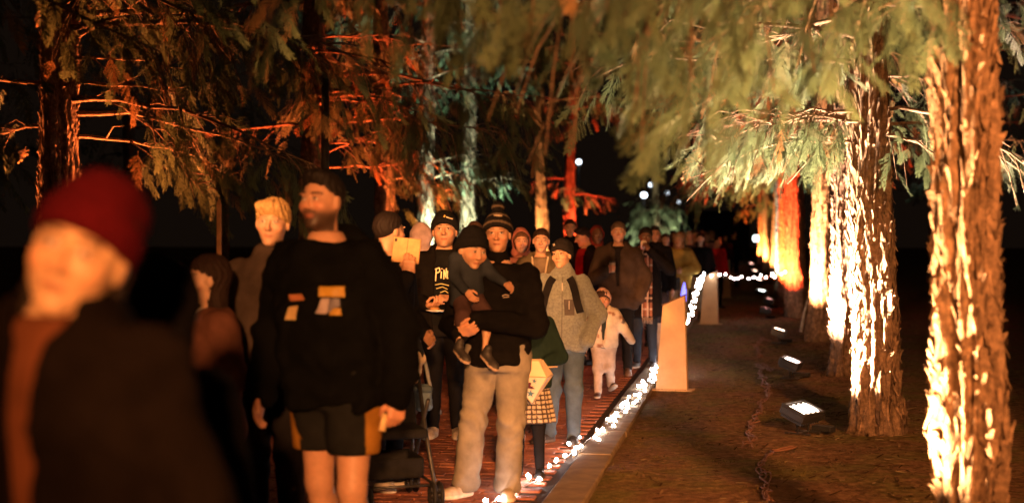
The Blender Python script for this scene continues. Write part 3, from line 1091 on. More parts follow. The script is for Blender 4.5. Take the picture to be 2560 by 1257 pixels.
def build_litter():
    rng = np.random.default_rng(8)
    # bark mulch and fallen twigs
    N = 20000
    u = rng.uniform(5.5, 30, N) ** 1.0
    v = rng.uniform(-0.85, 3.2, N)
    keep = rng.uniform(0, 1, N) < np.clip(0.25 + 0.8 * np.exp(-((v - 0.9) / 0.8) ** 2), 0, 1)
    u, v = u[keep], v[keep]; N = len(u)
    ln = rng.uniform(0.010, 0.045, N) * (1 + 1.5 * (rng.uniform(0, 1, N) > 0.95)); wd = rng.uniform(0.002, 0.007, N) * (1 + 1.6 * (rng.uniform(0, 1, N) > 0.9))
    a = rng.uniform(0, np.pi, N); tilt = rng.uniform(-0.3, 0.3, N)
    cx, cy_ = u * SA + v * CA, u * CA - v * SA
    dx, dy = np.cos(a) * ln, np.sin(a) * ln
    ex, ey = -np.sin(a) * wd, np.cos(a) * wd
    z0 = rng.uniform(0.012, 0.05, N)
    Pz = np.stack([u, v, 0 * u], -1)
    z0 = np.clip(0.022 * wobble(Pz, 2, 0.30) + 0.012 * wobble(Pz, 4, 0.8), -0.015, 0.05) + rng.uniform(0.004, 0.02, N)
    V = np.stack([np.stack([cx - dx - ex, cy_ - dy - ey, z0], -1), np.stack([cx + dx - ex, cy_ + dy - ey, z0 + tilt * ln], -1),
                  np.stack([cx + dx + ex, cy_ + dy + ey, z0 + tilt * ln + 0.002], -1), np.stack([cx - dx + ex, cy_ - dy + ey, z0 + 0.003], -1)], 1).reshape(-1, 3)
    Q = np.arange(N * 4).reshape(-1, 4)
    pal = np.array([(0.09, 0.05, 0.028), (0.05, 0.028, 0.016), (0.16, 0.10, 0.055), (0.30, 0.22, 0.12), (0.07, 0.035, 0.02)])
    C = np.repeat(pal[rng.choice(5, N, p=(0.30, 0.24, 0.26, 0.10, 0.10))], 4, 0)
    o = link('bark_mulch', mesh_data('bark_mulch', V, [Q], M_CLOTH, False, C))
    tag(o, 'brown bark chips and fallen twigs strewn under the trees', 'mulch', kind='stuff')
    # worn lawn
    N = 46000
    u = 6 + 34 * rng.uniform(0, 1, N) ** 1.4
    v = rng.uniform(KERB_R + 0.01, 1.0, N)
    P = np.stack([u, v, 0 * u], -1)
    keep = (wobble(P, 9, 0.22) + 0.5 * wobble(P, 3, 0.6) + 0.15 - 0.8 * (v + 0.3) + rng.uniform(-.3, .3, N)) > 0
    u, v = u[keep], v[keep]; N = len(u); P = P[keep]
    hgt = rng.uniform(0.006, 0.024, N); wd = rng.uniform(0.0012, 0.0025, N) * (1 + u / 25)
    a = rng.uniform(0, 2 * np.pi, N)
    ln = rng.uniform(0.01, 0.04, N)
    z0 = np.clip(0.022 * wobble(P, 2, 0.30) + 0.012 * wobble(P, 4, 0.8), -0.015, 0.05) - 0.004
    cx, cy_ = u * SA + v * CA, u * CA - v * SA
    V = np.stack([np.stack([cx - wd * np.cos(a), cy_ - wd * np.sin(a), z0], -1), np.stack([cx + wd * np.cos(a), cy_ + wd * np.sin(a), z0], -1),
                  np.stack([cx - ln * np.sin(a), cy_ + ln * np.cos(a), z0 + hgt], -1)], 1).reshape(-1, 3)
    C = np.repeat(np.array((0.10, 0.088, 0.028)) * rng.uniform(0.6, 1.5, (N, 1)) * np.stack([rng.uniform(0.9, 1.5, N), np.ones(N), np.ones(N)], -1), 3, 0)
    o = link('grass', mesh_data('grass', V, [np.arange(N * 3).reshape(-1, 3)], M_CLOTH, False, C))
    tag(o, 'short worn grass growing beside the concrete kerb', 'grass', kind='stuff')


build_litter()

# ------------------------------------------------------------------ trees
def bark_material():
    m, nt, b = new_mat('shaggy_bark', 0.9, 0.2)
    at = nt.nodes.new('ShaderNodeAttribute'); at.attribute_name = 'Col'
    n1 = tex_noise(nt, 22, 5, 0.7)
    r = ramp(nt, n1.outputs['Fac'], [(0.3, (0.35,) * 3), (0.5, (0.9,) * 3), (0.68, (1.5,) * 3)])
    mx = nt.nodes.new('ShaderNodeMix'); mx.data_type = 'RGBA'; mx.blend_type = 'MULTIPLY'
    mx.inputs[0].default_value = 1
    nt.links.new(at.outputs['Color'], mx.inputs[6]); nt.links.new(r.outputs[0], mx.inputs[7])
    nt.links.new(mx.outputs[2], b.inputs['Base Color'])
    bump(nt, b, n1.outputs['Fac'], 0.9, 0.02)
    return m


def leaf_material():
    m = bpy.data.materials.new('needle_foliage'); m.use_nodes = True
    nt = m.node_tree; nt.nodes.clear()
    out = nt.nodes.new('ShaderNodeOutputMaterial')
    at = nt.nodes.new('ShaderNodeAttribute'); at.attribute_name = 'Col'
    d = nt.nodes.new('ShaderNodeBsdfPrincipled'); d.inputs['Roughness'].default_value = 0.6; d.inputs['Specular IOR Level'].default_value = 0.25
    t = nt.nodes.new('ShaderNodeBsdfTranslucent')
    mix = nt.nodes.new('ShaderNodeMixShader'); mix.inputs[0].default_value = 0.35
    nt.links.new(at.outputs['Color'], d.inputs['Base Color']); nt.links.new(at.outputs['Color'], t.inputs['Color'])
    nt.links.new(d.outputs[0], mix.inputs[1]); nt.links.new(t.outputs[0], mix.inputs[2])
    nt.links.new(mix.outputs[0], out.inputs[0])
    return m


M_BARK = bark_material()
M_LEAF = leaf_material()


def make_spray(nside, nleaf, seed, wide=1.0):
    rng = np.random.default_rng(seed)
    V, T = [], []

    def tri(a, b, c):
        n = len(V)
        V.extend([a, b, c]); T.append((n, n + 1, n + 2))

    def axis(t):
        return np.array((t, 0.10 * math.sin(2.2 * t + seed), -0.22 * t * t))
    for i in range(5):
        a, b = axis(i / 5), axis((i + 1) / 5)
        w = np.array((0, 0.010 * (1 - i / 6), 0))
        tri(a - w, a + w, b)
    for i in range(nside):
        t = 0.10 + 0.88 * (i + 0.5) / nside
        o = axis(t)
        for s in (-1, 1):
            an = rad(rng.uniform(32, 52)) * (1 - 0.55 * t)
            L = 0.42 * (1.02 - 0.62 * t) * rng.uniform(0.7, 1.1)
            dr = np.array((math.cos(an), s * math.sin(an), rng.uniform(-0.42, -0.05)))
            dr /= np.linalg.norm(dr)
            e = o + dr * L + np.array((0, 0, -0.12 * L))
            sd = np.cross(dr, (0, 0, 1)); sd /= np.linalg.norm(sd)
            tri(o - sd * 0.006 * wide, o + sd * 0.006 * wide, e)
            for k in range(nleaf):
                q = (k + 0.6) / nleaf
                p = o + (e - o) * q
                for s2 in ((-1, 1) if nleaf > 3 else ((-1) ** k,)):
                    ll = 0.105 * (1.1 - 0.5 * q) * rng.uniform(0.7, 1.2) * (1.0 if nleaf > 3 else 1.6)
                    ld = dr * math.cos(0.55) + s2 * sd * math.sin(0.55) + np.array((0, 0, rng.uniform(-0.45, 0.15)))
                    wv = np.cross(ld, (0.1, 0.1, 1)); wv = wv / np.linalg.norm(wv) * 0.0085 * wide * (1.0 if nleaf > 3 else 1.9)
                    tri(p - wv, p + wv, p + ld * ll)
    return np.array(V), np.array(T)


SPRAYS = {'hi': [make_spray(9, 6, 10 + k) for k in range(6)], 'mid': [make_spray(7, 3, 30 + k, 1.5) for k in range(5)], 'lo': [make_spray(4, 3, 50 + k, 2.6) for k in range(4)]}


def trunk_geo(H, r0, r1, seed, fine=1.0, ridge=0.14, flake=1.0, flare=0.35, bark=(0.20, 0.13, 0.085), bend=0.05, shag=1.0):
    rng = np.random.default_rng(seed)
    na = int(56 * fine) if fine < 2 else 96
    dz = 0.03 / fine
    zlow = np.arange(-0.12, min(H, 5.5), dz)
    zs = np.concatenate([zlow, np.arange(min(H, 5.5), H, 0.25)]) if H > 5.5 else zlow
    ph = rng.uniform(0, 6.28, 12)

    def rad_at(th, z):
        r = (r0 + (r1 - r0) * np.clip(z / H, 0, 1)) * (1 + flare * np.exp(-np.maximum(z, 0) / 0.22))
        n = 0.40 * np.sin(3 * th + ph[0] + 0.9 * np.sin(1.1 * z + ph[1]))
        n = n + 0.35 * np.sin(5 * th + ph[2] + 1.6 * np.sin(1.7 * z + ph[3]))
        n = n + 0.35 * np.sin(9 * th + ph[4] + 1.8 * np.sin(2.3 * z + ph[5]) + 0.8 * np.sin(6.1 * z + ph[8]))
        n = n + 0.30 * np.sin(16 * th + ph[6] + 2.5 * np.sin(3.7 * z + ph[7]))
        n = n + 0.45 * np.sin(4.3 * z + ph[9]) * np.sin(2 * th + ph[10] + 1.3 * np.sin(0.8 * z))
        return r * (1 + ridge * n)

    def cxy(z):
        return bend * np.sin(0.5 * z + ph[11]) - bend * np.sin(ph[11]), bend * np.sin(0.37 * z + ph[3]) - bend * math.sin(ph[3])
    TH = np.arange(na) / na * 2 * np.pi
    Z, A = np.meshgrid(zs, TH, indexing='ij')
    Rr = rad_at(A, Z)
    jit = rng.normal(0, 1, Z.shape)
    jit = (jit + np.roll(jit, 1, 0) + np.roll(jit, -1, 0) + np.roll(jit, 2, 0)) / 3
    Rr = Rr + 0.0065 * jit
    cx, cy_ = cxy(Z)
    V = np.stack([cx + Rr * np.cos(A), cy_ + Rr * np.sin(A), Z], -1).reshape(-1, 3)
    n = len(zs)
    i, j = np.meshgrid(np.arange(n - 1), np.arange(na), indexing='ij')
    Q = np.stack([i * na + j, i * na + (j + 1) % na, (i + 1) * na + (j + 1) % na, (i + 1) * na + j], -1).reshape(-1, 4)
    base = np.array(bark)
    shade = np.clip(1.0 + 0.25 * jit.ravel(), 0.4, 1.6)[:, None]
    g = Geo()
    g.add(V, Q, col=base * shade)
    # peeling strips of bark
    N = int(5200 * flake)
    th = rng.uniform(0, 2 * np.pi, N); z = rng.uniform(0.02, min(H, 6.5), N)
    ln = rng.uniform(0.03, 0.14, N) * shag; wd = rng.uniform(0.003, 0.013, N) * shag
    lift = rng.uniform(0.004, 0.034, N) * (0.6 + r0 * 2) * shag
    sl = rng.uniform(-0.25, 0.25, N)
    sg = np.where(rng.uniform(0, 1, N) < 0.7, 1.0, -1.0)

    def pt(t, zz, extra):
        r = rad_at(t, zz) + extra
        a, b = cxy(zz)
        return np.stack([a + r * np.cos(t), b + r * np.sin(t), zz], -1)
    dth = wd / (r0 + 0.05)
    p0 = pt(th - dth, z, 0.0); p1 = pt(th + dth, z, 0.001)
    p2 = pt(th + dth * 0.9 + sl * 0.2, z + sg * ln * 0.55, lift * 0.35); p3 = pt(th - dth + sl * 0.2, z + sg * ln * 0.55, lift * 0.4)
    p4 = pt(th + dth * 0.4 + sl * 0.4, z + sg * ln, lift); p5 = pt(th - dth * 0.7 + sl * 0.4, z + sg * ln * 0.93, lift * 0.9)
    FV = np.stack([p0, p1, p2, p3, p4, p5], 1).reshape(-1, 3)
    o = np.arange(N)[:, None] * 6
    FQ = np.concatenate([o + np.array((0, 1, 2, 3)), o + np.array((3, 2, 4, 5))])
    fc = np.repeat(base * rng.uniform(0.6, 1.7, (N, 1)), 6, 0)
    g.add(FV, FQ, col=fc)
    return g, cxy


def tree(label, x, y, r, H, seed, branches, detail='mid', fine=1.0, flare=0.28, leaf=(0.048, 0.066, 0.034), brown=0.07, ridge=0.14, flake=1.0,
         bark=(0.150, 0.098, 0.062), group='conifers lining the avenue', bare=0.0, shag=1.0, zmin=None):
    root = empty('conifer_tree', (x, y, 0), 0, label, 'tree', group)
    g, cxy = trunk_geo(H, r, r * 0.45, seed, fine, ridge, flake, bark=bark, shag=shag, flare=flare)
    g.build('trunk', M_BARK, root, True)
    rng = np.random.default_rng(seed + 77)
    TF = {k: [] for k in SPRAYS}
    for br in branches:
        z0, az, L, el, droop = br[:5]
        dens = br[5] if len(br) > 5 else 16
        hang = br[6] if len(br) > 6 else 0.35
        lod = br[7] if len(br) > 7 else detail
        bar = br[8] if len(br) > 8 else bare
        a = rad(az)
        dirv = np.array((math.cos(a), math.sin(a), 0)); lat = np.array((-math.sin(a), math.cos(a), 0))
        c0 = np.array((*[float(q) for q in cxy(z0)], z0)) + dirv * r * 0.5
        n = 9
        t = np.linspace(0, 1, n)
        w1, w2 = rng.uniform(-0.12, 0.12, 2)
        pts = c0 + dirv * (L * t)[:, None] + np.array((0, 0, 1)) * ((el * t - droop * t * t) * L)[:, None] + lat * (L * (w1 * t + w2 * np.sin(5 * t)) * 0.6)[:, None]
        pts[1:] += rng.normal(0, 0.013, (n - 1, 3)) * np.linspace(0.6, 2.2, n - 1)[:, None]
        limbs = Geo()
        rb = (0.008 + 0.008 * L)
        limbs.tube(pts, rb * (1 - 0.85 * t), 6, col=np.array(bark) * 0.9)
        for q in range(int(3 + 5 * bar)):
            tw = rng.uniform(0.15, 0.9)
            p = np.array([np.interp(tw, t, pts[:, k]) for k in range(3)])
            sv = uvec(dirv * rng.uniform(0.2, 0.9) + lat * rng.choice((-1, 1)) * rng.uniform(0.3, 1.0) + np.array((0, 0, rng.uniform(-0.8, 0.5))))
            tl = rng.uniform(0.15, 0.5)
            kn = np.array([p, p + sv * tl * 0.45 + rng.normal(0, 0.02, 3), p + sv * tl + np.array((0, 0, -0.15 * tl)) + rng.normal(0, 0.03, 3)])
            limbs.tube(kn, [rb * 0.42, rb * 0.3, rb * 0.1], 5, col=np.array(bark) * 0.85)
        ns = int(dens * L * (1.6 if lod != 'lo' else 1.0))
        for k in range(ns):
            tt = rng.uniform(0.08 + bar, 1.03) if bar < 0.8 else 1.0
            p = np.array([np.interp(tt, t, pts[:, q]) for q in range(3)])
            s = rng.choice((-1, 1))
            wdt = (0.08 + 0.30 * math.sin(math.pi * min(tt, 1.0)) ** 0.7) * min(L, 2.2) * 0.55
            off = rng.uniform(0.0, 1.0)
            e = p + lat * s * wdt * off + dirv * 0.25 * off - np.array((0, 0, 1)) * (hang * rng.uniform(0, 1) ** 1.3)
            if off > 0.25 and rng.uniform() < 0.5:
                mid = (p + e) / 2 + np.array((0, 0, 0.05))
                limbs.tube([p, mid, e], [0.006, 0.0045, 0.002], 4, col=np.array(bark) * 0.8, caps=False)
            dv = dirv * rng.uniform(0.1, 0.7) + lat * s * rng.uniform(0.0, 0.8) + np.array((0, 0, -1)) * rng.uniform(0.35, 1.15) + rng.normal(0, 0.12, 3)
            dv /= np.linalg.norm(dv)
            up = np.array((0, 0, 1.0)) + rng.normal(0, 0.55, 3)
            yv = np.cross(up, dv); yv /= np.linalg.norm(yv) + 1e-9
            zv = np.cross(dv, yv)
            sc_ = rng.uniform(0.17, 0.36) * (1.4 if lod == 'lo' else 1.0)
            M = np.stack([dv, yv * rng.uniform(0.7, 1.1), zv], 1) * sc_
            tip = e + M[:, 0]
            if zmin and tip[2] < zmin(x + tip[0]) + rng.uniform(0, 0.1):
                continue
            c = np.array(leaf) * rng.uniform(0.65, 1.45)
            if rng.uniform() < brown:
                c = np.array((0.15, 0.085, 0.035)) * rng.uniform(0.7, 1.3)
            TF[lod].append((e, M, c))
        limbs.build('limb', M_BARK, root, True)
    Vs, Ts, Cs, n0 = [], [], [], 0
    for lod, lst in TF.items():
        if not lst:
            continue
        pick = rng.integers(0, len(SPRAYS[lod]), len(lst))
        for q, (bv, bt) in enumerate(SPRAYS[lod]):
            sel = [lst[i] for i in np.nonzero(pick == q)[0]]
            if not sel:
                continue
            E = np.array([s[0] for s in sel]); MM = np.array([s[1] for s in sel]); CC = np.array([s[2] for s in sel])
            VV = np.einsum('nij,kj->nki', MM, bv) + E[:, None]
            Ts.append((bt[None] + (np.arange(len(sel)) * len(bv))[:, None, None]).reshape(-1, 3) + n0)
            Vs.append(VV.reshape(-1, 3))
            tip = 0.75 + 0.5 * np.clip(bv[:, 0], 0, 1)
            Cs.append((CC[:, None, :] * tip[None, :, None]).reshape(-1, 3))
            n0 += len(sel) * len(bv)
    if Vs:
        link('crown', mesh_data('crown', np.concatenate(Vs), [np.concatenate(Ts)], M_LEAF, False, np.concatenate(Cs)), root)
    return root


def ring_branches(seed, z0, z1, step=0.33, L=(1.3, 2.3), el=(0.05, 0.30), droop=(0.12, 0.34), dens=18, hang=0.38, avoid=None, lod=None, bar=0.0):
    rng = random.Random(seed)
    out, az, z = [], rng.uniform(0, 360), z0
    while z < z1:
        az = (az + 137.5 + rng.uniform(-20, 20)) % 360
        ok = True
        if avoid:
            for c, w in avoid:
                if abs((az - c + 180) % 360 - 180) < w:
                    ok = False
        if ok:
            b = [z, az, rng.uniform(*L), rng.uniform(*el), rng.uniform(*droop), dens, hang]
            if lod:
                b += [lod, bar]
            out.append(tuple(b))
        z += step * rng.uniform(0.6, 1.4)
    return out


# ------------------------------------------------------------------ floodlights at the tree feet
_FL = {}


def floodlight(label, x, y, aim, power, color, spread=95, lens=14.0, size=0.35, group='floodlights along the tree rows'):
    """x, y on the ground; aim: point the lamp shines at"""
    z = 0.19
    root = empty('floodlight', (x, y, 0), 0, label, 'floodlight', group)
    dv = uvec(np.array(aim) - (x, y, z))
    xa = np.cross((0, 0, 1.0), dv)
    xa = uvec(xa) if np.linalg.norm(xa) > 1e-3 else np.array((1.0, 0, 0))
    ya = np.cross(dv, xa)
    R = np.stack([xa, ya, dv], 1)
    w, hgt = size / 2, size * 0.32
    c = np.array((0, 0, z))

    def T(p):
        return c + R @ np.array(p, float)
    g = Geo()
    g.box(T((0, 0, -0.022)), (w, hgt, 0.034), R, bev=0.008)
    for k in range(9):
        g.box(T((-w * 0.85 + k * w * 0.2125, 0, -0.066)), (0.004, hgt * 0.85, 0.014), R)
    g.build('housing', M_DARKMETAL, root, False)
    b = Geo()
    for s in (-1, 1):
        b.box(T((s * (w - 0.010), 0, 0.020)), (0.010, hgt, 0.010), R, bev=0.003)
        b.box(T((0, s * (hgt - 0.010), 0.020)), (w - 0.021, 0.010, 0.010), R, bev=0.003)
    b.build('bezel', M_DARKMETAL, root, False)
    key = (round(color[0], 2), round(color[1], 2), round(color[2], 2), lens)
    if key not in _FL:
        _FL[key] = glow_mat('floodlight_glow', tuple(0.35 + 0.65 * q for q in color), lens)
    for k in range(4):
        l = Geo()
        l.ball(T((-w * 0.69 + k * w * 0.46, 0, 0.014)), (w * 0.215,) * 3, 14, 8)
        lv = (l.V[0] - T((-w * 0.69 + k * w * 0.46, 0, 0.014))) @ R * (1.0, hgt * 0.72 / (w * 0.215), 0.10)
        l.V[0] = lv @ R.T + T((-w * 0.69 + k * w * 0.46, 0, 0.014))
        l.build('lens', _FL[key], root, True)
    ax = R[:, 0]
    hx = uvec((ax[0], ax[1], 0)); hy = np.array((-hx[1], hx[0], 0))
    for s in (-1, 1):
        yk = Geo(); yk.tube([c + hx * s * (w * 0.55), c + hx * s * (w * 0.55) - (0, 0, 0.10), c + hx * s * (w * 0.5) - (0, 0, z - 0.012)], 0.008, 6); yk.build('yoke', M_DARKMETAL, root)
    ft = Geo()
    for s in (-1, 1):
        ft.box(hx * s * w * 0.5 + (0, 0, 0.010), (0.016, 0.11, 0.008), np.stack([hx, hy, (0, 0, 1)], 1), bev=0.003)
    ft.box((0, 0, 0.012), (w * 0.5, 0.016, 0.006), np.stack([hx, hy, (0, 0, 1)], 1), bev=0.002)
    ft.build('foot', M_DARKMETAL, root, False)
    dr = Geo()
    dr.box(hx * w * 0.9 - hy * 0.10 + (0, 0, 0.035), (0.05, 0.085, 0.024), np.stack([hx, hy, (0, 0, 1)], 1), bev=0.008)
    dr.build('power_box', M_RUBBER, root, False)
    ld = bpy.data.lights.new('floodlight_beam', 'SPOT')
    ld.energy = power
    ld.color = color
    ld.spot_size = rad(spread)
    ld.spot_blend = 0.6
    ld.shadow_soft_size = 0.07
    lo = bpy.data.objects.new('beam', ld)
    lo.location = T((0, 0, 0.05))
    lo.rotation_euler = Vector(dv).to_track_quat('-Z', 'Y').to_euler()
    COL.objects.link(lo)
    lo.parent = root
    return root

WARM = (1.0, 0.66, 0.34)
PALE = (1.0, 0.80, 0.56)
RED = (1.0, 0.085, 0.025)
ORANGE = (1.0, 0.22, 0.05)
AMBER = (1.0, 0.42, 0.13)
GREEN = (0.72, 1.0, 0.76)


def row_tree(label, px, d, r, seed, extra=(), ring=True, top=None, detail=None, zlo=2.1, flood=None, fl_label=None, step=0.33, dens=18, avoid=None, hang=0.38, **kw):
    x, y = vat(px, d), d
    ztop = top or min(7.5, CAM_H + 0.165 * (d + 2.5) + 0.9)
    det = detail or ('hi' if d < 14 else 'mid' if d < 30 else 'lo')
    br = list(extra)
    if ring:
        br += ring_branches(seed, zlo, ztop, step, dens=dens, hang=hang, avoid=avoid)
        br += ring_branches(seed + 1, ztop, 8.5, 0.5, dens=8, lod='lo')
    fine = 1.3 if d < 9 else 1.0 if d < 15 else 0.55
    t = tree(label, x, y, r, 9.5, seed, br, det, fine, flake=1.0 if d < 18 else 0.5, **kw)
    if flood:
        dx, dy, power, color, az = flood[:5]
        floodlight(fl_label, x + dx, y + dy, (x + 0.1 * dx, y + 0.1 * dy - (0.55 if px > 1700 else 0.0), az), power, color, *(flood[5:]))
    return t


# --- right-hand row, from the tree at the frame's edge onwards
row_tree('broad shaggy conifer trunk with deep folds, washed amber, beside the empty lawn', 2446, 6.2, 0.128, 11,
         [(2.66, 222, 0.8, 0.0, 0.15, 26, 0.2, 'hi'), (2.95, 222, 2.5, 0.10, 0.22, 20, 0.5, 'hi', 0.35), (2.75, 210, 2.2, 0.02, 0.20, 20, 0.6, 'hi', 0.4), (3.15, 198, 2.3, 0.10, 0.25, 18, 0.5, 'hi', 0.45),
          (2.95, 236, 2.3, 0.15, 0.20, 18, 0.5, 'hi', 0.35), (3.3, 214, 2.9, 0.10, 0.25, 16, 0.5, 'hi', 0.4), (2.85, 216, 1.9, 0.04, 0.25, 16, 0.6, 'hi', 0.45),
          (2.9, 150, 1.2, 0.10, 0.5, 18, 0.4, 'hi', 0.3)],
         zlo=3.7, flood=(-0.72, 0.12, 6000, (1.0, 0.54, 0.24), 2.2, 98), fl_label='black floodlight at the foot of the broad folded trunk beside the empty lawn',
         ridge=0.40, shag=1.25, zmin=lambda xx: 1.70 if xx > 0.35 else 2.10, avoid=[(215, 75), (300, 50)], bark=(0.16, 0.10, 0.06), flare=0.12)
row_tree('shaggy conifer trunk glaring white under the nearest visible floodlight', 2192, 11.55, 0.175, 23,
         [(2.52, 206, 1.15, 0.02, 0.05, 34, 0.22, 'hi'), (2.60, 186, 1.1, 0.02, 0.05, 26, 0.22, 'hi'), (2.5, 335, 1.1, 0.05, 0.4, 24, 0.4, 'hi'), (2.35, 195, 1.5, 0.10, 0.30, 22, 0.35, 'hi'), (2.55, 180, 1.3, 0.10, 0.30, 22, 0.35, 'hi'), (2.6, 320, 1.4, 0.05, 0.5, 18, 0.5, 'hi'),
          (3.2, 210, 2.2, 0.1, 0.15, 18, 0.4, 'hi'), (3.0, 190, 2.2, 0.1, 0.15, 18, 0.35, 'hi'), (2.4, 300, 0.9, 0.05, 0.5, 18, 0.4, 'hi')],
         zlo=3.4, zmin=lambda xx: 1.95, avoid=[(215, 60)], flood=(-0.62, -0.10, 13000, (1.0, 0.66, 0.42), 1.9, 125), fl_label='black floodlight with glaring lens, tangle of brown cable beside it', ridge=0.20, shag=1.25)
row_tree('shaggy conifer with pale pink-white uplit bark behind the glaring white trunk', 2116, 16.2, 0.165, 37,
         [(2.7, 200, 1.6, 0.1, 0.2, 18, 0.4), (2.9, 170, 1.8, 0.1, 0.2, 18, 0.4)], zlo=2.6,
         flood=(-0.70, -0.36, 11500, (1.0, 0.60, 0.42), 2.0, 120), fl_label='black floodlight tilted up, orange twig on the ground behind it', ridge=0.20, shag=1.25)
row_tree('straight conifer trunk lit golden yellow, leaning stick at its foot', 2050, 21.4, 0.165, 41, [(2.8, 190, 1.9, 0.05, 0.3, 14, 0.4, 'mid', 0.2)], zlo=3.2,
         flood=(-0.70, -0.45, 12500, (1.0, 0.48, 0.22), 2.2, 110), fl_label='black floodlight showing four bright lamps, before the golden trunk')
row_tree('conifer with coarse red-lit bark, right of the hanging light string', 1991, 27.5, 0.20, 53,
         [(3.0, 188, 2.4, 0.05, 0.28, 13, 0.45, 'mid', 0.25), (3.3, 200, 2.2, 0.05, 0.28, 13, 0.45, 'mid', 0.2), (4.3, 185, 2.4, 0.0, 0.15, 5, 0.2, 'mid', 0.3), (4.8, 170, 2.6, 0.0, 0.15, 5, 0.2, 'mid', 0.3), (5.3, 190, 2.6, 0.05, 0.15, 5, 0.2, 'mid', 0.3)], zlo=3.2,
         flood=(-0.68, -0.5, 14000, RED, 2.4, 110), fl_label='black floodlight with a dim red rim before the red trunk')
row_tree('narrow conifer trunk lit rusty red, crowding the coarse red one', 1968, 31.5, 0.17, 57, [(3.4, 190, 2.0, 0.05, 0.25, 12, 0.4, 'mid', 0.2)], zlo=3.4, flood=(-0.5, -0.5, 10000, (1.0, 0.14, 0.035), 2.4, 110), fl_label='black floodlight before the narrow rusty red trunk')
row_tree('slim conifer edged with cold white light, next past the red trunk', 1957, 36.0, 0.18, 61, [], zlo=3.2, flood=(-0.6, -0.3, 3500, (0.85, 1.0, 0.9), 2.4),
         fl_label='small far floodlight with greenish white lamps')
row_tree('slim far conifer lit dull yellow between the cold white and orange trunks', 1940, 45.0, 0.18, 67, [], zlo=3.2, flood=(-0.6, -0.3, 4500, AMBER, 2.4), fl_label='far floodlight lighting the dull yellow trunk')
row_tree('slim far conifer lit pale orange, second last of the row', 1921, 56.0, 0.19, 71, [], zlo=3.0, flood=(-0.6, -0.3, 7000, AMBER, 2.4), fl_label='far floodlight lighting the second last trunk of the row')
row_tree('slim far conifer lit orange red, last of the row', 1905, 70.0, 0.2, 73, [], zlo=3.0, flood=(-0.6, -0.3, 11000, ORANGE, 2.4), fl_label='far floodlight lighting the last trunk of the row')

# --- left-hand row, lit from behind
row_tree('conifer lit orange with bare limbs, behind the red beanie', 160, 11.8, 0.17, 83,
         [(2.42, 8, 1.3, 0.0, 0.25, 16, 0.25, 'hi', 0.2), (2.75, 350, 1.2, 0.05, 0.75, 12, 0.3, 'hi', 0.3), (2.85, 5, 1.2, 0.02, 0.1, 10, 0.3, 'hi', 0.4),
          (3.05, 355, 1.1, 0.0, 0.1, 10, 0.3, 'hi', 0.3), (3.2, 20, 0.9, 0.75, 0.1, 8, 0.2, 'hi', 0.4), (2.6, 5, 2.0, 0.05, 0.30, 16, 0.5, 'hi', 0.3),
          (2.85, 182, 1.5, 0.05, 0.05, 16, 0.4, 'hi'), (2.5, 190, 1.4, 0.0, 0.3, 18, 0.4, 'hi'), (2.7, 340, 2.3, 0.05, 0.30, 14, 0.5, 'hi', 0.4),
          (3.3, 335, 2.6, 0.1, 0.25, 15, 0.5, 'hi', 0.2), (3.5, 310, 2.6, 0.1, 0.3, 15, 0.6, 'hi'), (3.4, 350, 2.8, 0.1, 0.3, 15, 0.6, 'hi')],
         zlo=3.5, dens=14, flood=(0.62, 0.30, 6500, ORANGE, 3.0, 72), fl_label='floodlight behind the orange-lit conifer nearest the red beanie', avoid=[(265, 40)])
floodlight('floodlight left of the orange-lit conifer behind the red beanie', vat(160, 11.8) - 0.75, 12.1, (vat(160, 11.8) - 1.3, 11.9, 2.6), 3200, ORANGE, 90)
row_tree('conifer lit red orange behind the dark-haired bearded man', 772, 18.0, 0.17, 89,
         [(2.45, 2, 1.2, 0.05, 0.05, 12, 0.3, 'hi', 0.5), (2.75, 5, 1.1, 0.10, 0.1, 20, 0.3, 'hi', 0.1), (3.0, 0, 1.0, 0.3, 0.2, 18, 0.3, 'hi', 0.2), (3.3, 10, 1.1, 0.2, 0.1, 18, 0.3, 'hi', 0.1),
          (2.6, 355, 0.9, 0.5, 0.1, 18, 0.2, 'hi', 0.2), (3.3, 310, 2.6, 0.1, 0.3, 14, 0.6, 'hi'), (3.6, 340, 2.8, 0.1, 0.3, 18, 0.6, 'hi'), (3.0, 322, 2.8, 0.08, 0.16, 18, 0.6, 'hi', 0.25), (3.4, 330, 3.3, 0.08, 0.16, 18, 0.7, 'hi', 0.25), (3.8, 290, 2.8, 0.1, 0.3, 14, 0.6, 'hi')],
         zlo=3.0, flood=(0.55, 0.25, 8000, (1.0, 0.13, 0.028), 3.0, 75), fl_label='floodlight behind the red-orange conifer past the bearded man', avoid=[(265, 40)])
row_tree('conifer lit orange behind the raised tablet', 962, 22.5, 0.16, 97,
         [(2.5, 350, 1.1, 0.1, 0.4, 22, 0.5, 'mid'), (2.8, 0, 1.3, 0.1, 0.4, 20, 0.5, 'mid')],
         zlo=4.2, flood=(0.50, -0.15, 7000, ORANGE, 2.6, 75), fl_label='floodlight behind the orange-lit conifer past the raised tablet')
row_tree('conifer lit blazing green white behind the pale hood', 1062, 25.5, 0.17, 101,
         [(2.6, 20, 1.3, 0.35, 0.1, 16, 0.3, 'mid'), (2.9, 10, 1.4, 0.3, 0.2, 16, 0.3, 'mid')],
         zlo=4.4, flood=(0.25, -0.6, 9000, GREEN, 1.35, 56), fl_label='floodlight at the green-white conifer behind the pale hood')
row_tree('conifer lit green white behind the carried toddler', 1165, 29.5, 0.17, 103, [(2.7, 0, 1.4, 0.2, 0.2, 16, 0.3, 'mid')],
         zlo=4.6, flood=(0.10, -0.6, 9000, GREEN, 1.35, 56), fl_label='floodlight at the green-white conifer behind the carried toddler')
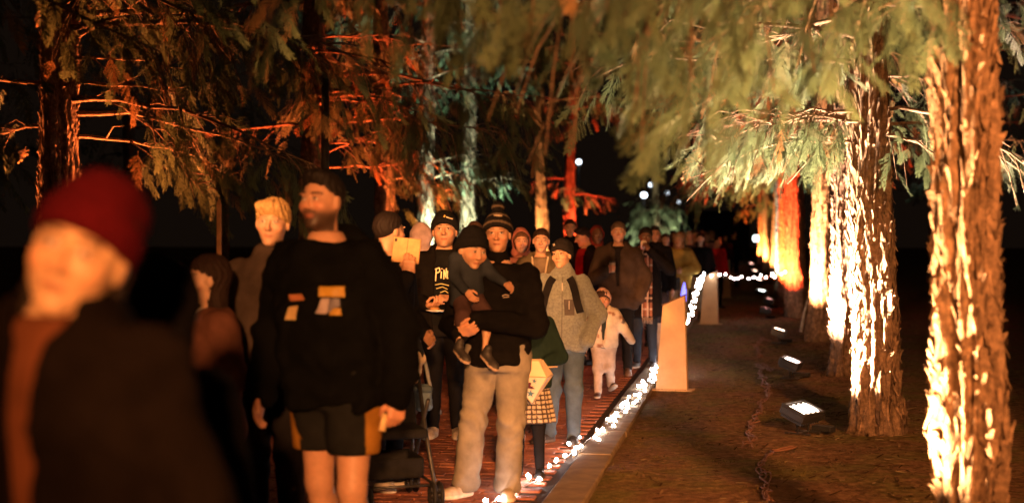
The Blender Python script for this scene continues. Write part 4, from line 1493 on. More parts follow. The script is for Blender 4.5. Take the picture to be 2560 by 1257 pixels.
row_tree('far conifer lit amber behind the woman with tied-back hair', 1358, 40.0, 0.18, 107, [(2.9, 20, 1.2, 0.1, 0.2, 10, 0.3, 'lo')], zlo=5.0, flood=(-0.45, -0.6, 8000, AMBER, 1.7, 60), fl_label='far floodlight on the amber conifer behind the tied-back hair')
row_tree('far conifer lit scarlet behind the man with receding hair', 1428, 46.0, 0.2, 109, [(2.9, 20, 1.4, 0.1, 0.2, 10, 0.3, 'lo'), (3.4, 190, 1.3, 0.1, 0.2, 10, 0.3, 'lo')], zlo=5.2, flood=(0.2, -0.6, 12000, RED, 2.0, 70), fl_label='far floodlight on the scarlet conifer behind the receding hair')
# unlit neighbours that frame the avenue
pl = uv(6.0, -5.6)
tree('unlit conifer reaching in over the red beanie', pl.x, pl.y, 0.17, 9.5, 113,
     [(2.9, 60, 2.6, 0.12, 0.35, 16, 0.5, 'hi'), (3.2, 40, 2.9, 0.12, 0.3, 16, 0.5, 'hi'), (2.75, 85, 2.4, 0.1, 0.3, 16, 0.5, 'hi'), (3.3, 20, 3.4, 0.12, 0.2, 16, 0.5, 'hi')]
     + ring_branches(5, 3.2, 7, 0.5, lod='lo', dens=9), 'mid', 0.6, flake=0.3)
pl = uv(33.0, -9.5)
tree('round leafy tree lit pale green beyond the coffee drinkers', vat(1640, 52), 52.0, 0.16, 6.0, 127,
     ring_branches(7, 1.5, 2.9, 0.09, L=(0.45, 0.85), dens=30, lod='lo'), 'lo', 0.4, flake=0.1, leaf=(0.13, 0.15, 0.09), brown=0.0, group='trees beyond the avenue')
floodlight('far floodlight on the round pale green tree', vat(1640, 52) + 0.3, 50.2, (vat(1640, 52), 52.0, 2.2), 1500, (0.90, 1.0, 0.66))
for k, (px, d) in enumerate(((330, 30), (560, 34), (-120, 26), (2480, 34), (2330, 48), (2700, 22))):
    lb = ['dark bare-trunked tree far behind the leaning stake', 'dark tree silhouette beyond the long-haired girl', 'dark tree silhouette far left of the orange conifer',
          'dark tree silhouette beyond the empty lawn', 'dark far tree at the back of the empty lawn', 'dark tree silhouette right of the broad folded trunk'][k]
    tree(lb, vat(px, d), d, 0.16, 8.5, 200 + k, ring_branches(300 + k, 3.0, 8, 0.32, L=(1.4, 2.6), dens=8, lod='lo'), 'lo', 0.4, flake=0.1, group='trees beyond the avenue')

# ------------------------------------------------------------------ lamps
def lamp_post(label, x, y, h, r, col, strength, power=0, group='lamp posts beyond the avenue', arm=0.0, spread=None):
    root = empty('street_lamp', (x, y, 0), 0, label, 'street lamp', group)
    g = Geo(); g.tube([(0, 0, 0), (0, 0, 0.35), (0, 0, h - r * 0.9)], [0.07, 0.045, 0.035], 10); g.tube([(0, 0, -0.02), (0, 0, 0.05)], 0.11, 10)
    g.build('post', M_DARKMETAL, root)
    g = Geo(); g.ball((0, 0, h), r, 16, 10)
    g.build('globe', glow_mat('lamp_globe_glow', col, strength), root)
    g = Geo(); g.tube([(0, 0, h + r * 0.85), (0, 0, h + r * 1.05)], [r * 0.6, r * 0.25], 12); g.tube([(0, 0, h - r * 1.05), (0, 0, h - r * 0.85)], [r * 0.3, r * 0.55], 12)
    g.build('cap', M_DARKMETAL, root)
    if power:
        ld = bpy.data.lights.new('lamp_light', 'POINT'); ld.energy = power; ld.color = col; ld.shadow_soft_size = r * 1.1
        o = bpy.data.objects.new('light', ld); o.location = (0, 0, h - r * 2.4); COL.objects.link(o); o.parent = root
    return root


COLD = (0.80, 0.90, 1.0)
lamp_post('far cold white street lamp highest above the crowd', vat(1447, 62), 62, zat(405, 62), 0.11, COLD, 7)
lamp_post('far cold white street lamp brightest of the cluster above the green tree', vat(1610, 66), 66, zat(488, 66), 0.14, COLD, 8)
lamp_post('far cold white street lamp just above the brightest one', vat(1627, 80), 80, zat(462, 80), 0.13, COLD, 3)
lamp_post('dim far cold lamp right of the brightest one', vat(1668, 84), 84, zat(482, 84), 0.12, COLD, 1.6)
lamp_post('faint small far lamp lowest of the cluster', vat(1697, 90), 90, zat(505, 90), 0.11, COLD, 1.3)
lamp_post('tall white glowing lamp behind the last trunks of the row', vat(1891, 78), 78, zat(596, 78), 0.20, (0.92, 1.0, 1.0), 5)
# floodlight posts added out of view for the warm light on faces and paving
def added_post_flood(label, x, y, z, aim, power, col, cone):
    pf = empty('street_lamp', (x, y, 0), 0, label, 'street lamp', 'added floodlight posts out of view')
    g = Geo(); g.tube([(0, 0, 0), (0, 0, 0.4), (0, 0, z - 0.1)], [0.08, 0.05, 0.04], 10); g.tube([(0, 0, -0.02), (0, 0, 0.05)], 0.13, 10)
    g.build('post', M_DARKMETAL, pf)
    c = np.array((0, 0.03, z))
    pd = uvec(np.array(aim) - (x, y, z))
    xa = uvec(np.cross((0, 0, 1.0), pd)); Rp = np.stack([xa, np.cross(pd, xa), pd], 1)
    Geo().box(c, (0.20, 0.15, 0.05), Rp, bev=0.015).build('head', M_DARKMETAL, pf, False)
    Geo().box(c + pd * 0.056, (0.17, 0.12, 0.004), Rp, bev=0.002).build('lens', glow_mat('post_lens_glow', col, 30), pf, False)
    ld = bpy.data.lights.new('post_beam', 'SPOT'); ld.energy = power; ld.color = col; ld.spot_size = rad(cone); ld.spot_blend = 1.0; ld.shadow_soft_size = 0.15 if z < 4 else 0.45
    lo = bpy.data.objects.new('beam', ld); lo.location = c + pd * 0.1; lo.rotation_euler = Vector(pd).to_track_quat('-Z', 'Y').to_euler(); COL.objects.link(lo); lo.parent = pf


added_post_flood('short added post with a warm floodlight head behind the viewer, level with the faces', 0.3, -5.5, 3.0, (0.10, 9.5, 0.75), 12500, (1.0, 0.39, 0.12), 21)
added_post_flood('tall added post with a warm floodlight head behind the viewer, tilted at the paving', 3.2, -4.5, 5.0, (1.3, 13, 0.0), 19000, (1.0, 0.37, 0.11), 27)
added_post_flood('added post with a warm floodlight head left of the path beside the viewer', -2.7, 2.6, 2.75, (1.75, 17.5, 1.15), 7000, (1.0, 0.39, 0.12), 19)
# slim dark pole among the left-hand trees, and a garden stake
g = Geo(); g.tube([(0, 0, 0), (0, 0, 3.05)], [0.042, 0.038], 10); g.tube([(0, 0, 3.05), (0, 0, 3.10)], [0.05, 0.02], 10)
tag(g.build('pole', M_DARKMETAL, None, True, (vat(813, 13.2), 13.2, 0)), 'thin black metal pole standing before the red-orange conifer', 'pole')
g = Geo(); g.box((0, 0, 0.90), (0.017, 0.017, 0.92), bev=0.004); g.tube([(0, 0, 1.82), (0, 0, 1.86)], [0.02, 0.008], 6)
tag(g.build('stake', flat_mat('stake_wood', (0.42, 0.2, 0.08), 0.8), None, False, (vat(548, 10.5), 10.5, 0)), 'upright orange wooden stake behind the long-haired girl', 'stake')
g = Geo(); g.tube([(0, 0, 0.0), (0.06, 0.02, 0.30), (0.14, 0.02, 0.62)], [0.025, 0.022, 0.012], 7)
tag(g.build('stick', M_BARK, None, True, (vat(2002, 23.5), 23.5, 0)), 'dead stick leaning at the foot of the golden trunk', 'stick')

# far dark pavilion
pv = empty('building', (vat(1765, 95), 95, 0), 0, 'low dark flat-roofed building far down the avenue', 'building')
Mb = flat_mat('dark_render_wall', (0.05, 0.048, 0.055), 0.9); Mc = flat_mat('roof_sheet', (0.03, 0.03, 0.035), 0.7)
Geo().box((0, 0, 1.5), (2.6, 2.0, 1.5)).build('wall', Mb, pv, False)
Geo().box((0, 0, 3.1), (2.9, 2.3, 0.1), bev=0.02).build('roof', Mc, pv, False)
Geo().box((0.6, -2.03, 1.05), (0.5, 0.03, 1.05)).build('door', Mc, pv, False)
for sx_ in (-1.6, -0.6, 1.8):
    Geo().box((sx_, -2.03, 1.7), (0.35, 0.03, 0.45)).build('window', flat_mat('dark_glass', (0.02, 0.022, 0.03), 0.1, 0.5), pv, False)

# ------------------------------------------------------------------ plywood lantern posts beside the kerb
M_PLY = flat_mat('pale_plywood', (0.50, 0.335, 0.18), 0.75, 0.25, nscale=5, var=0.14, bstr=0.15)


def bollard(label, px, d, hs=1.0, yaw=-17):
    root = empty('path_post', (vat(px, d), d, 0), rad(yaw), label, 'bollard', 'tapered plywood posts beside the kerb')
    fr = [(-0.178, 0.014), (0.150, 0.014), (0.122, 0.977 * hs), (-0.105, 0.872 * hs)]
    y0, y1 = -0.055, 0.055
    V = [(x, y0, z) for x, z in fr] + [(x * 0.96, y1, z) for x, z in fr]
    c = Geo()
    c.add(V, [(0, 1, 2, 3), (5, 4, 7, 6), (1, 5, 6, 2), (4, 0, 3, 7), (4, 5, 1, 0), (3, 2, 6, 7)])
    o = c.build('panel', M_PLY, root, False)
    bv = o.modifiers.new('bevel', 'BEVEL'); bv.width = 0.005; bv.segments = 2
    Geo().box((-0.005, 0, 0.007), (0.21, 0.10, 0.007), bev=0.002).build('base_plate', M_PLY, root, False)
    t = Geo()
    a, b = np.array((-0.107, 0, 0.874 * hs)), np.array((0.124, 0, 0.979 * hs))
    dv = uvec(b - a)
    R = np.stack([dv, (0, 1, 0), np.cross(dv, (0, 1, 0))], 1)
    t.box((a + b) / 2 + R[:, 2] * 0.006, (np.linalg.norm(b - a) / 2 + 0.004, 0.060, 0.005), R, bev=0.002)
    t.build('top_cap', flat_mat('post_cap', (0.16, 0.085, 0.05), 0.7), root, False)
    return root


bollard('tapered plywood post with slanted top, light string passing behind its foot', 1684, 14.66)
bollard('tapered plywood post with the light string knotted at its top', 1776, 25.5, 0.97)
bollard('tapered plywood post in red shade, beyond the string-topped one', 1812, 36.0)
bollard('tapered plywood post far along the kerb beside a dark figure', 1826, 47.0)

# ------------------------------------------------------------------ string of lights
def light_string():
    rng = np.random.default_rng(21)
    M_B = glow_mat('bulb_glow', (1.0, 0.88, 0.86), 140)
    M_W = flat_mat('clear_cable', (0.30, 0.25, 0.18), 0.5, 0.4)
    scr = [(1205, 1278), (1240, 1250), (1322, 1210), (1372, 1172), (1425, 1135), (1490, 1082), (1545, 1035), (1600, 978), (1640, 925), (1652, 905)]
    pts = []
    for px, py in scr:
        d = (CAM_H - 0.022) * FPX / (py - HZN)
        pts.append((vat(px, d), d, 0.022))
    pts += [(vat(1692, 16.2), 16.2, 0.08), (vat(1708, 15.9), 15.9, 0.45), (vat(1716, 15.9), 15.9, 0.58), (vat(1726, 17.5), 17.5, 0.66), (vat(1738, 20.0), 20.0, 0.73), (vat(1748, 22.5), 22.5, 0.80), (vat(1757, 25.3), 25.3, 0.90), (vat(1766, 25.38), 25.38, 0.88),
            (vat(1790, 25.4), 25.4, 0.865), (vat(1850, 26.0), 26.0, 0.79), (vat(1910, 26.6), 26.6, 0.80), (vat(1968, 27.2), 27.2, 0.87)]
    pts = np.array(pts)
    seg = np.linalg.norm(np.diff(pts, axis=0), axis=1)
    s = np.concatenate([[0], np.cumsum(seg)])

    def at(t):
        return np.array([np.interp(t, s, pts[:, k]) for k in range(3)])
    root = empty('string_lights', (pts[0][0], pts[0][1], 0), 0, 'string of white bulbs trailing along the kerb and over plywood posts', 'string lights')
    o = np.array(root.location)
    tt = np.arange(0, s[-1], 0.06)
    cp = np.array([at(t) for t in tt])
    cp += rng.normal(0, 0.006, cp.shape) * (1, 1, 0.5)
    cp[:, 2] = np.maximum(cp[:, 2], 0.008)
    g = Geo(); g.tube(cp - o, 0.0035, 5, caps=False)
    cable = g.build('cable', M_W, root)
    b = Geo(); b.ball((0, 0, 0.006), (0.0125, 0.0125, 0.0135), 10, 7)
    bme = mesh_data('bulb', np.concatenate(b.V), [np.concatenate(b.Q), np.concatenate(b.T)], M_B, True)
    sk = Geo(); sk.tube([(0, 0, -0.03), (0, 0, -0.012)], [0.006, 0.010], 6)
    sme = mesh_data('socket', np.concatenate(sk.V), [np.concatenate(sk.Q), np.concatenate(sk.T)], M_W, True)
    t = 0.05
    n = 0
    while t < s[-1] and n < 296:
        p = at(t)
        ground = p[2] < 0.06
        jt = rng.normal(0, 0.045 if ground else 0.018, 3)
        q = p + jt
        q[2] = max(0.026, p[2] + abs(jt[2]) * 0.3) if ground else p[2] + jt[2] * 1.2
        ob = link('bulb', bme, root, q - o)
        ob.rotation_euler = (rng.uniform(-1.2, 1.2), rng.uniform(-1.2, 1.2), 0)
        link('socket', sme, ob)
        n += 1
        t += (rng.choice((0.05, 0.08, 0.22)) if ground else rng.choice((0.16, 0.24, 0.40)) if p[1] < 25 else rng.choice((0.08, 0.13, 0.2)))


light_string()


# cables lying between the floodlights
def cables():
    rng = np.random.default_rng(5)
    Mc = flat_mat('brown_flex', (0.20, 0.09, 0.055), 0.6, 0.35)
    runs = [('twisted bundle of brown cable running out of the frame by the nearest visible floodlight', [(1925, 1262), (1912, 1205), (1905, 1160), (1935, 1135), (1990, 1130)]),
            ('loop of brown cable draped between two floodlights', [(1870, 1128), (1880, 1070), (1908, 1010), (1925, 990), (1905, 950), (1897, 915), (1930, 935)]),
            ('thin brown cable reaching the floodlight before the golden trunk', [(1900, 900), (1892, 870), (1905, 850), (1925, 858)])]
    for lb, scr in runs:
        P = []
        for px, py in scr:
            d = CAM_H * FPX / (py - HZN)
            P.append((vat(px, d), d, 0.03))
        P = np.array(P)
        root = empty('power_cable', (P[0][0], P[0][1], 0), 0, lb, 'cable', 'power cables on the ground')
        L = np.concatenate([[0], np.cumsum(np.linalg.norm(np.diff(P, axis=0), axis=1))])
        t = np.linspace(0, L[-1], int(L[-1] / 0.03) + 4)
        base = np.stack([np.interp(t, L, P[:, k]) for k in range(3)], -1)
        ker = np.ones(7) / 7
        for k in range(2):
            base[3:-3, k] = np.convolve(base[:, k], ker, 'valid')
        for c in range(3):
            ph = rng.uniform(0, 6.28, 3)
            o = base.copy()
            wv = rng.normal(0, 1, (len(t), 2)); kk = np.hanning(9); kk /= kk.sum()
            wv = np.stack([np.convolve(wv[:, q], kk, 'same') for q in (0, 1)], -1)
            o[:, 0] += 0.035 * wv[:, 0] + 0.02 * np.sin(t * 6.3 + ph[0])
            o[:, 1] += 0.05 * wv[:, 1] + 0.03 * np.sin(t * 4.1 + ph[2])
            o[:, 2] = 0.036 + 0.010 * np.sin(t * 13 + ph[1])
            Geo().tube(o - np.array(root.location), 0.005, 5).build('strand', Mc, root)


cables()

# ------------------------------------------------------------------ the visitors
SK_L = (0.50, 0.30, 0.20)
SK_M = (0.42, 0.24, 0.15)
SK_D = (0.13, 0.065, 0.04)
BLK = (0.006, 0.0055, 0.0055)
PBASE = -9


def wpt(p, q):
    """a point of a person's own frame in the world"""
    r = p['root']
    a = r.rotation_euler.z
    q = np.asarray(q, float)
    return Vector((r.location.x + q[0] * math.cos(a) - q[1] * math.sin(a), r.location.y + q[0] * math.sin(a) + q[1] * math.cos(a), r.location.z + q[2]))


def at_person(name, p, label, cat, group=None):
    r = p['root']
    return empty(name, r.location, r.rotation_euler.z, label, cat, group)


# --- foreground
p = person('person in a red beanie and dark coat, head tilted, blurred in the foreground', 205, 2.6, 1.725, -24, bulk=1.05, skin=(0.56, 0.32, 0.17), hs=1.04, neckz=-0.03, hair='long', head=(24, 2, 20),
           hat=dict(kind='slouch', col=(0.060, 0.003, 0.005), front=0.045, tilt=0.42), hair_col=(0.02, 0.012, 0.008), jw=1.16,
           top=dict(col=(0.013, 0.008, 0.006), hem=0.40, off=0.03, name='coat', collar=0.012, fold=0.016, boxw=0.115, open=(0.004, 0.022)), shirt=dict(col=(0.14, 0.045, 0.02)),
           bottom=dict(col=BLK), shoes=dict(col=BLK), arms={'l': ((-0.16, -0.02, 0.64), (-0.11, -0.17, 0.66)), 'r': ((0.155, 0.02, 0.63), (0.155, -0.03, 0.49))}, sway=-0.03, seed=2)
p = person('person in black with the hood up, seen dark just behind the red beanie', 398, 3.4, 1.53, 155, bulk=0.86, skin=SK_M, hat=dict(kind='hood', col=(0.005, 0.004, 0.004)),
           top=dict(col=(0.005, 0.004, 0.004), hem=0.36, off=0.03, name='coat', boxw=0.11), bottom=dict(col=BLK), shoes=dict(col=BLK), seed=3)
p = person('girl with long dark hair in a brown coat, face turned left', 530, 6.6, 1.50, -62, fem=True, skin=SK_L, head=(-10, 2, 0), hair='long', hair_col=(0.022, 0.011, 0.008),
           top=dict(col=(0.115, 0.047, 0.032), hem=0.37, off=0.026, name='coat', flare=0.02, open=(0.0, 0.03), fold=0.009), shirt=dict(col=(0.55, 0.5, 0.42)),
           bottom=dict(col=BLK, off=0.004), shoes=dict(col=BLK), arms={'r': ((0.135, 0.03, 0.63), (0.10, -0.11, 0.56)), 'l': ((-0.135, 0.02, 0.63), (-0.09, -0.12, 0.58))}, seed=4, jw=0.92, hs=0.93)
p = person('person with short blond hair and grey-brown jumper beside the bearded man', 682, 7.2, 1.78, -12, skin=SK_L, head=(8, 0, 4), hair='fringe', hair_col=(0.30, 0.19, 0.08), brow=(0.18, 0.10, 0.05),
           top=dict(col=(0.060, 0.042, 0.034), hem=0.47, off=0.02, name='jumper', collar=0.006), bottom=dict(col=(0.012, 0.010, 0.010), off=0.02), shoes=dict(col=BLK), seed=5, jw=0.97)
bm = person('bearded dark-haired man in a black hoodie and shorts, blurred in front', 842, 6.2, 1.87, -24, bulk=1.06, belly=0.03, sway=-0.05, skin=(0.44, 0.23, 0.14), head=(-6, 2, 0), hair='crop', hair_col=(0.010, 0.007, 0.006),
            beard=(0.02, 0.012, 0.009), beard_amt=0.92, jw=1.12, gaze=(-0.002, 0.001), hs=1.06,
            top=dict(col=(0.005, 0.005, 0.005), hem=0.462, off=0.036, name='hoodie', hoodback=True, fold=0.016, boxw=0.108, boxd=0.085, puff=0.007),
            bottom=dict(kind='shorts', col=lambda V: np.where(((np.abs(V[:, 0]) > 0.125) & (V[:, 1] > -0.10))[:, None], np.array((0.26, 0.12, 0.02)), np.array((0.010, 0.010, 0.010))), hem=0.355, off=0.02, bare=True, mat=M_CLOTH),
            legs={'l': ((-0.06, 0.02, 0.275), (-0.062, 0.07, 0.05)), 'r': ((0.062, -0.035, 0.275), (0.064, -0.02, 0.045))}, shoes=dict(col=(0.02, 0.02, 0.02), sole=(0.5, 0.48, 0.44)),
            hands={'r': ('hold', (0, -0.2, -1), (-0.8, 0.5, 0), (-0.3, -1, 0))}, arms={'l': ((-0.165, 0.015, 0.625), (-0.165, -0.04, 0.485)), 'r': ((0.17, 0.03, 0.63), (0.178, -0.005, 0.49))}, seed=6)
hz_ = 1.87
for poly, c in (([(-0.115, 1.345), (-0.045, 1.350), (-0.03, 1.325), (-0.105, 1.318)], (0.28, 0.10, 0.04)), ([(-0.125, 1.292), (-0.068, 1.300), (-0.082, 1.238), (-0.138, 1.238)], (0.42, 0.28, 0.12)),
                ([(0.030, 1.385), (0.135, 1.385), (0.135, 1.338), (0.030, 1.340)], (0.32, 0.17, 0.015)), ([(0.045, 1.332), (0.080, 1.334), (0.070, 1.268), (0.025, 1.270)], (0.26, 0.20, 0.20)),
                ([(0.082, 1.334), (0.118, 1.332), (0.122, 1.300), (0.072, 1.268)], (0.10, 0.085, 0.11)), ([(0.085, 1.292), (0.128, 1.292), (0.130, 1.262), (0.082, 1.262)], (0.32, 0.17, 0.015))):
    patch_on('chest_print', bm['f_top'], poly, M_PLAIN, bm['top'], c)
# what he holds
g = Geo(); g.tube([(0, 0, 0.02), (-0.01, -0.02, -0.05)], [0.012, 0.016], 10, col=(0.62, 0.42, 0.2))
o = g.build('snack', M_PLAIN, None, True, wpt(bm, bm['J']['wr'] + np.array((-0.035, -0.05, -0.095))))
tag(o, 'pale snack in the hand of the bearded man', 'snack')

# --- tablet holder and pushchair
tp = person('person in black raising a tan tablet beside the bearded man', 966, 9.0, 1.74, 58, skin=SK_M, head=(72, 0, 0), hair='short', hair_col=(0.012, 0.008, 0.007),
            top=dict(col=(0.011, 0.010, 0.010), hem=0.45, off=0.025, hoodback=True), bottom=dict(col=BLK), shoes=dict(col=(0.5, 0.44, 0.36), sole=(0.6, 0.55, 0.5)),
            arms={'l': ((-0.13, -0.10, 0.66), (-0.075, -0.150, 0.775)), 'r': ((0.15, 0.01, 0.63), (0.10, -0.1, 0.56))}, hands={'l': ('hold', (-0.15, -0.15, 1), (0.87, 0.5, 0), (-0.5, 0.87, 0))}, seed=7)
hl_ = wpt(tp, tp['J']['wl'])
tb = empty('tablet', (hl_.x - 0.01, hl_.y + 0.035, hl_.z + 0.155), 0, 'tablet in a worn tan folio case held up in one hand', 'tablet')
Rt = np.array(Matrix.Rotation(rad(6), 3, 'Y') @ Matrix.Rotation(rad(-8), 3, 'X'))
Geo().box((0, 0, 0), (0.085, 0.007, 0.078), Rt, bev=0.006).build('case', flat_mat('tan_leather', (0.46, 0.25, 0.10), 0.6, nscale=15, var=0.3), tb, False)
Geo().box(Rt @ np.array((-0.070, -0.0085, 0.058)), (0.007, 0.002, 0.010), Rt, bev=0.001).build('camera_window', M_RUBBER, tb, False)
Geo().box(Rt @ np.array((0.004, -0.0076, 0.0)), (0.0016, 0.0012, 0.073), Rt).build('fold_line', flat_mat('leather_edge', (0.18, 0.09, 0.04), 0.7), tb, False)
# pushchair
pc = empty('pushchair', (vat(975, 8.5), 8.5, 0), rad(18), 'black folding pushchair with mesh seat beside the bearded man', 'pushchair')
g = Geo()
for s in (-1, 1):
    g.tube([(s * 0.21, -0.28, 0.10), (s * 0.21, -0.02, 0.45), (s * 0.21, 0.30, 1.02)], 0.013, 8)
    g.tube([(s * 0.21, 0.30, 0.10), (s * 0.21, 0.10, 0.40), (s * 0.21, -0.10, 0.62)], 0.012, 8)
    g.tube([(s * 0.21, -0.26, 0.14), (s * 0.21, 0.28, 0.14)], 0.009, 6)
    g.tube([(s * 0.21, 0.30, 0.10), (s * 0.21, 0.26, 0.60)], 0.010, 6)
g.tube([(-0.21, 0.28, 0.14), (0.21, 0.28, 0.14)], 0.009, 6); g.tube([(-0.21, 0.27, 0.36), (0.21, 0.27, 0.36)], 0.009, 6); g.tube([(-0.21, -0.02, 0.45), (0.21, -0.02, 0.45)], 0.009, 6)
g.tube([(-0.21, -0.26, 0.14), (0.21, -0.26, 0.14)], 0.009, 6)
g.build('frame', M_DARKMETAL, pc)
M_FAB = flat_mat('black_mesh_fabric', (0.012, 0.012, 0.013), 0.9, 0.1)
sdf_obj('seat', lambda P: smin(f_box(P, (0, -0.02, 0.43), (0.19, 0.18, 0.03), 0.02), smin(f_cone(P * (1, 1, 1), (0, 0.10, 0.45), (0, 0.27, 0.92), 0.05, 0.04), f_box(P @ np.array(Matrix.Rotation(rad(-18), 3, 'X')), (0, -0.04, 0.72), (0.19, 0.025, 0.26), 0.02), 0.02), 0.02),
        (-0.25, -0.3, 0.35), (0.25, 0.4, 1.05), 0.012, M_FAB, pc, BLK)
sdf_obj('canopy', lambda P: smax(smax(f_ell(P, (0, 0.10, 0.86), (0.225, 0.27, 0.24)), -f_ell(P, (0, 0.06, 0.82), (0.205, 0.27, 0.22)), 0.01), 0.86 - P[:, 2] + 0.2 * P[:, 1], 0.01), (-0.3, -0.3, 0.7), (0.3, 0.45, 1.2), 0.012, M_FAB, pc, BLK)
sdf_obj('basket', lambda P: smax(f_box(P, (0, 0.05, 0.23), (0.18, 0.20, 0.07), 0.03), -f_box(P, (0, 0.05, 0.27), (0.165, 0.185, 0.08), 0.02), 0.01), (-0.25, -0.2, 0.1), (0.25, 0.3, 0.35), 0.012, M_FAB, pc, BLK)
g = Geo(); g.tube([(-0.21, 0.30, 1.02), (-0.20, 0.34, 1.05), (0.20, 0.34, 1.05), (0.21, 0.30, 1.02)], 0.016, 8); g.build('handle', M_RUBBER, pc)
for s in (-1, 1):
    for yy in (-0.28, 0.30):
        for q in (-0.022, 0.022):
            w = Geo()
            a = np.linspace(0, 2 * np.pi, 25)
            w.tube(np.stack([np.full(25, s * 0.21 + q), yy + 0.068 * np.cos(a), 0.082 + 0.068 * np.sin(a)], -1), 0.013, 8, caps=False, side=(1, 0, 0))
            wo = w.build('wheel', M_RUBBER, pc)
            hb = Geo(); hb.tube([(s * 0.21 + q - 0.012, yy, 0.082), (s * 0.21 + q + 0.012, yy, 0.082)], 0.02, 10)
            for sp in range(5):
                an = sp * 1.2566
                hb.box((s * 0.21 + q, yy + 0.038 * math.cos(an), 0.082 + 0.038 * math.sin(an)), (0.004, 0.030, 0.006), np.array(Matrix.Rotation(an, 3, 'X')))
            hb.build('hub', M_DARKMETAL, wo)
# bag and blanket hanging from the handle
bg = empty('bag', (vat(1058, 8.75), 8.75, 0.0), 0, 'blue denim shoulder bag hanging from the pushchair', 'bag')
sdf_obj('pouch', lambda P: f_box(P, (0, 0, 0.60), (0.055, 0.05, 0.085), 0.035) + 0.006 * wobble(P, 1, 2.5), (-0.1, -0.1, 0.48), (0.1, 0.1, 0.72), 0.007, M_DENIM, bg, (0.10, 0.145, 0.18))
sdf_obj('flap', lambda P: f_box(P, (0, -0.012, 0.655), (0.060, 0.052, 0.022), 0.02) + 0.004 * wobble(P, 2, 2.5), (-0.1, -0.1, 0.6), (0.1, 0.1, 0.7), 0.006, M_DENIM, bg, (0.055, 0.08, 0.10))
g = Geo(); g.tube([(-0.045, 0, 0.66), (-0.035, 0.01, 0.80), (-0.05, 0.02, 0.95)], 0.007, 6, col=(0.12, 0.14, 0.15)); g.tube([(0.045, 0, 0.66), (0.015, 0.01, 0.80), (-0.03, 0.02, 0.95)], 0.012, 6, col=(0.22, 0.23, 0.22)); g.build('strap', M_DENIM, bg)
sdf_bl = lambda P: smin(f_ell(P, (0, 0, 0.80), (0.035, 0.03, 0.10)), f_ell(P, (0.018, 0, 0.85), (0.04, 0.028, 0.045)), 0.02) + 0.008 * wobble(P, 5, 2.2)
ob = sdf_obj('muslin_cloth', sdf_bl, (-0.09, -0.09, 0.66), (0.10, 0.09, 0.95), 0.008, M_CLOTH, None, (0.52, 0.42, 0.28))
ob.location = (vat(1041, 8.6), 8.6, 0); tag(ob, 'crumpled cream cloth hung over the pushchair handle', 'cloth')

# --- lilac hood, seen from behind
person('person in a pale lilac hooded top seen from behind, before the green-white trunk', 1053, 12.6, 1.68, 165, skin=SK_L, hat=dict(kind='hood', col=(0.42, 0.31, 0.30)),
       top=dict(col=(0.40, 0.29, 0.28), hem=0.46, off=0.022, name='hoodie'), bottom=dict(col=(0.30, 0.22, 0.2)), shoes=dict(col=(0.3, 0.25, 0.2)), seed=8)
# --- man with printed tee, eating
em = person('man in black beanie and open jacket over a printed tee, holding a plate', 1112, 11.25, 1.76, -4, bulk=1.08, hs=1.16, skin=SK_M, head=(3, 8, 0), hat=dict(kind='plain', col=(0.010, 0.010, 0.010), front=0.048, badge=[([(-0.002, 0.078), (0.004, 0.092)], 0.010, (0.75, 0.45, 0.1)), ([(0.012, 0.080), (0.055, 0.066)], 0.008, (0.6, 0.5, 0.35))]),
            beard=(0.10, 0.055, 0.03), beard_amt=0.35, jw=1.1, brow=(0.06, 0.035, 0.02),
            top=dict(col=(0.013, 0.011, 0.010), hem=0.45, off=0.03, collar=0.02, open=(0.045, 0.03), fold=0.009), shirt=dict(col=(0.008, 0.008, 0.008), off=0.014),
            bottom=dict(col=(0.011, 0.010, 0.010), off=0.014), shoes=dict(col=(0.48, 0.40, 0.31), sole=(0.6, 0.53, 0.42), lace=(0.3, 0.25, 0.2), size=1.1),
            arms={'l': ((-0.16, 0.01, 0.62), (-0.055, -0.15, 0.60)), 'r': ((0.165, 0.0, 0.62), (0.05, -0.16, 0.63))}, hands={'l': ('hold', (0.6, -0.6, 0.1), (0, 0, 1), (-0.5, -0.5, 0)), 'r': ('grip', (-0.7, -0.5, 0.1), (-0.3, 0.3, -0.8), (0, -0.5, 1))}, seed=9)
zb = 1.30
L_ = lambda *a: [(x * 0.01, zb + z_ * 0.01) for x, z_ in a]
strokes_on('tee_print', em['f_shirt'], [L_((-5.5, -6), (-4.8, 4)), L_((-6, 3), (-2.5, 4.5), (-2, 1.5), (-5, 0)), L_((-1.2, -4), (-0.8, 1.5)), L_((-0.6, 3.2), (-0.4, 3.9)), L_((1.0, -4.5), (1.2, 3), (2.6, -3.5), (3.0, 4)), L_((4.0, 2), (3.8, -4), (5.5, -3.5))], 0.009, M_PLAIN, em['root'], (0.72, 0.60, 0.36), 0.005)
strokes_on('tee_print', em['f_shirt'], [L_((-6, -9), (-1, -8), (5, -9.5)), L_((-5, -12), (0, -10.5), (4, -12.5)), L_((-2, -15), (2, -13.5), (4.5, -15.5)), L_((-1, -19), (2, -17.5), (3, -22), (0, -21))], 0.006, M_PLAIN, em['root'], (0.45, 0.40, 0.16), 0.005)
pl_ = empty('plate', wpt(em, (-0.02, -0.36, 1.02)), 0, 'white paper plate of food held by the man in printed tee', 'plate')
g = Geo(); a = np.linspace(0, 1, 5)
g.tube([(0, 0, -0.008), (0, 0, -0.003), (0, 0, 0.006)], [0.05, 0.062, 0.085], 20, col=(0.75, 0.70, 0.62)); g.build('dish', M_PLAIN, pl_)
g = Geo(); g.ball((-0.015, 0, 0.016), (0.04, 0.03, 0.016), 10, 6, col=(0.35, 0.18, 0.07)); g.build('food', M_SKIN, pl_)

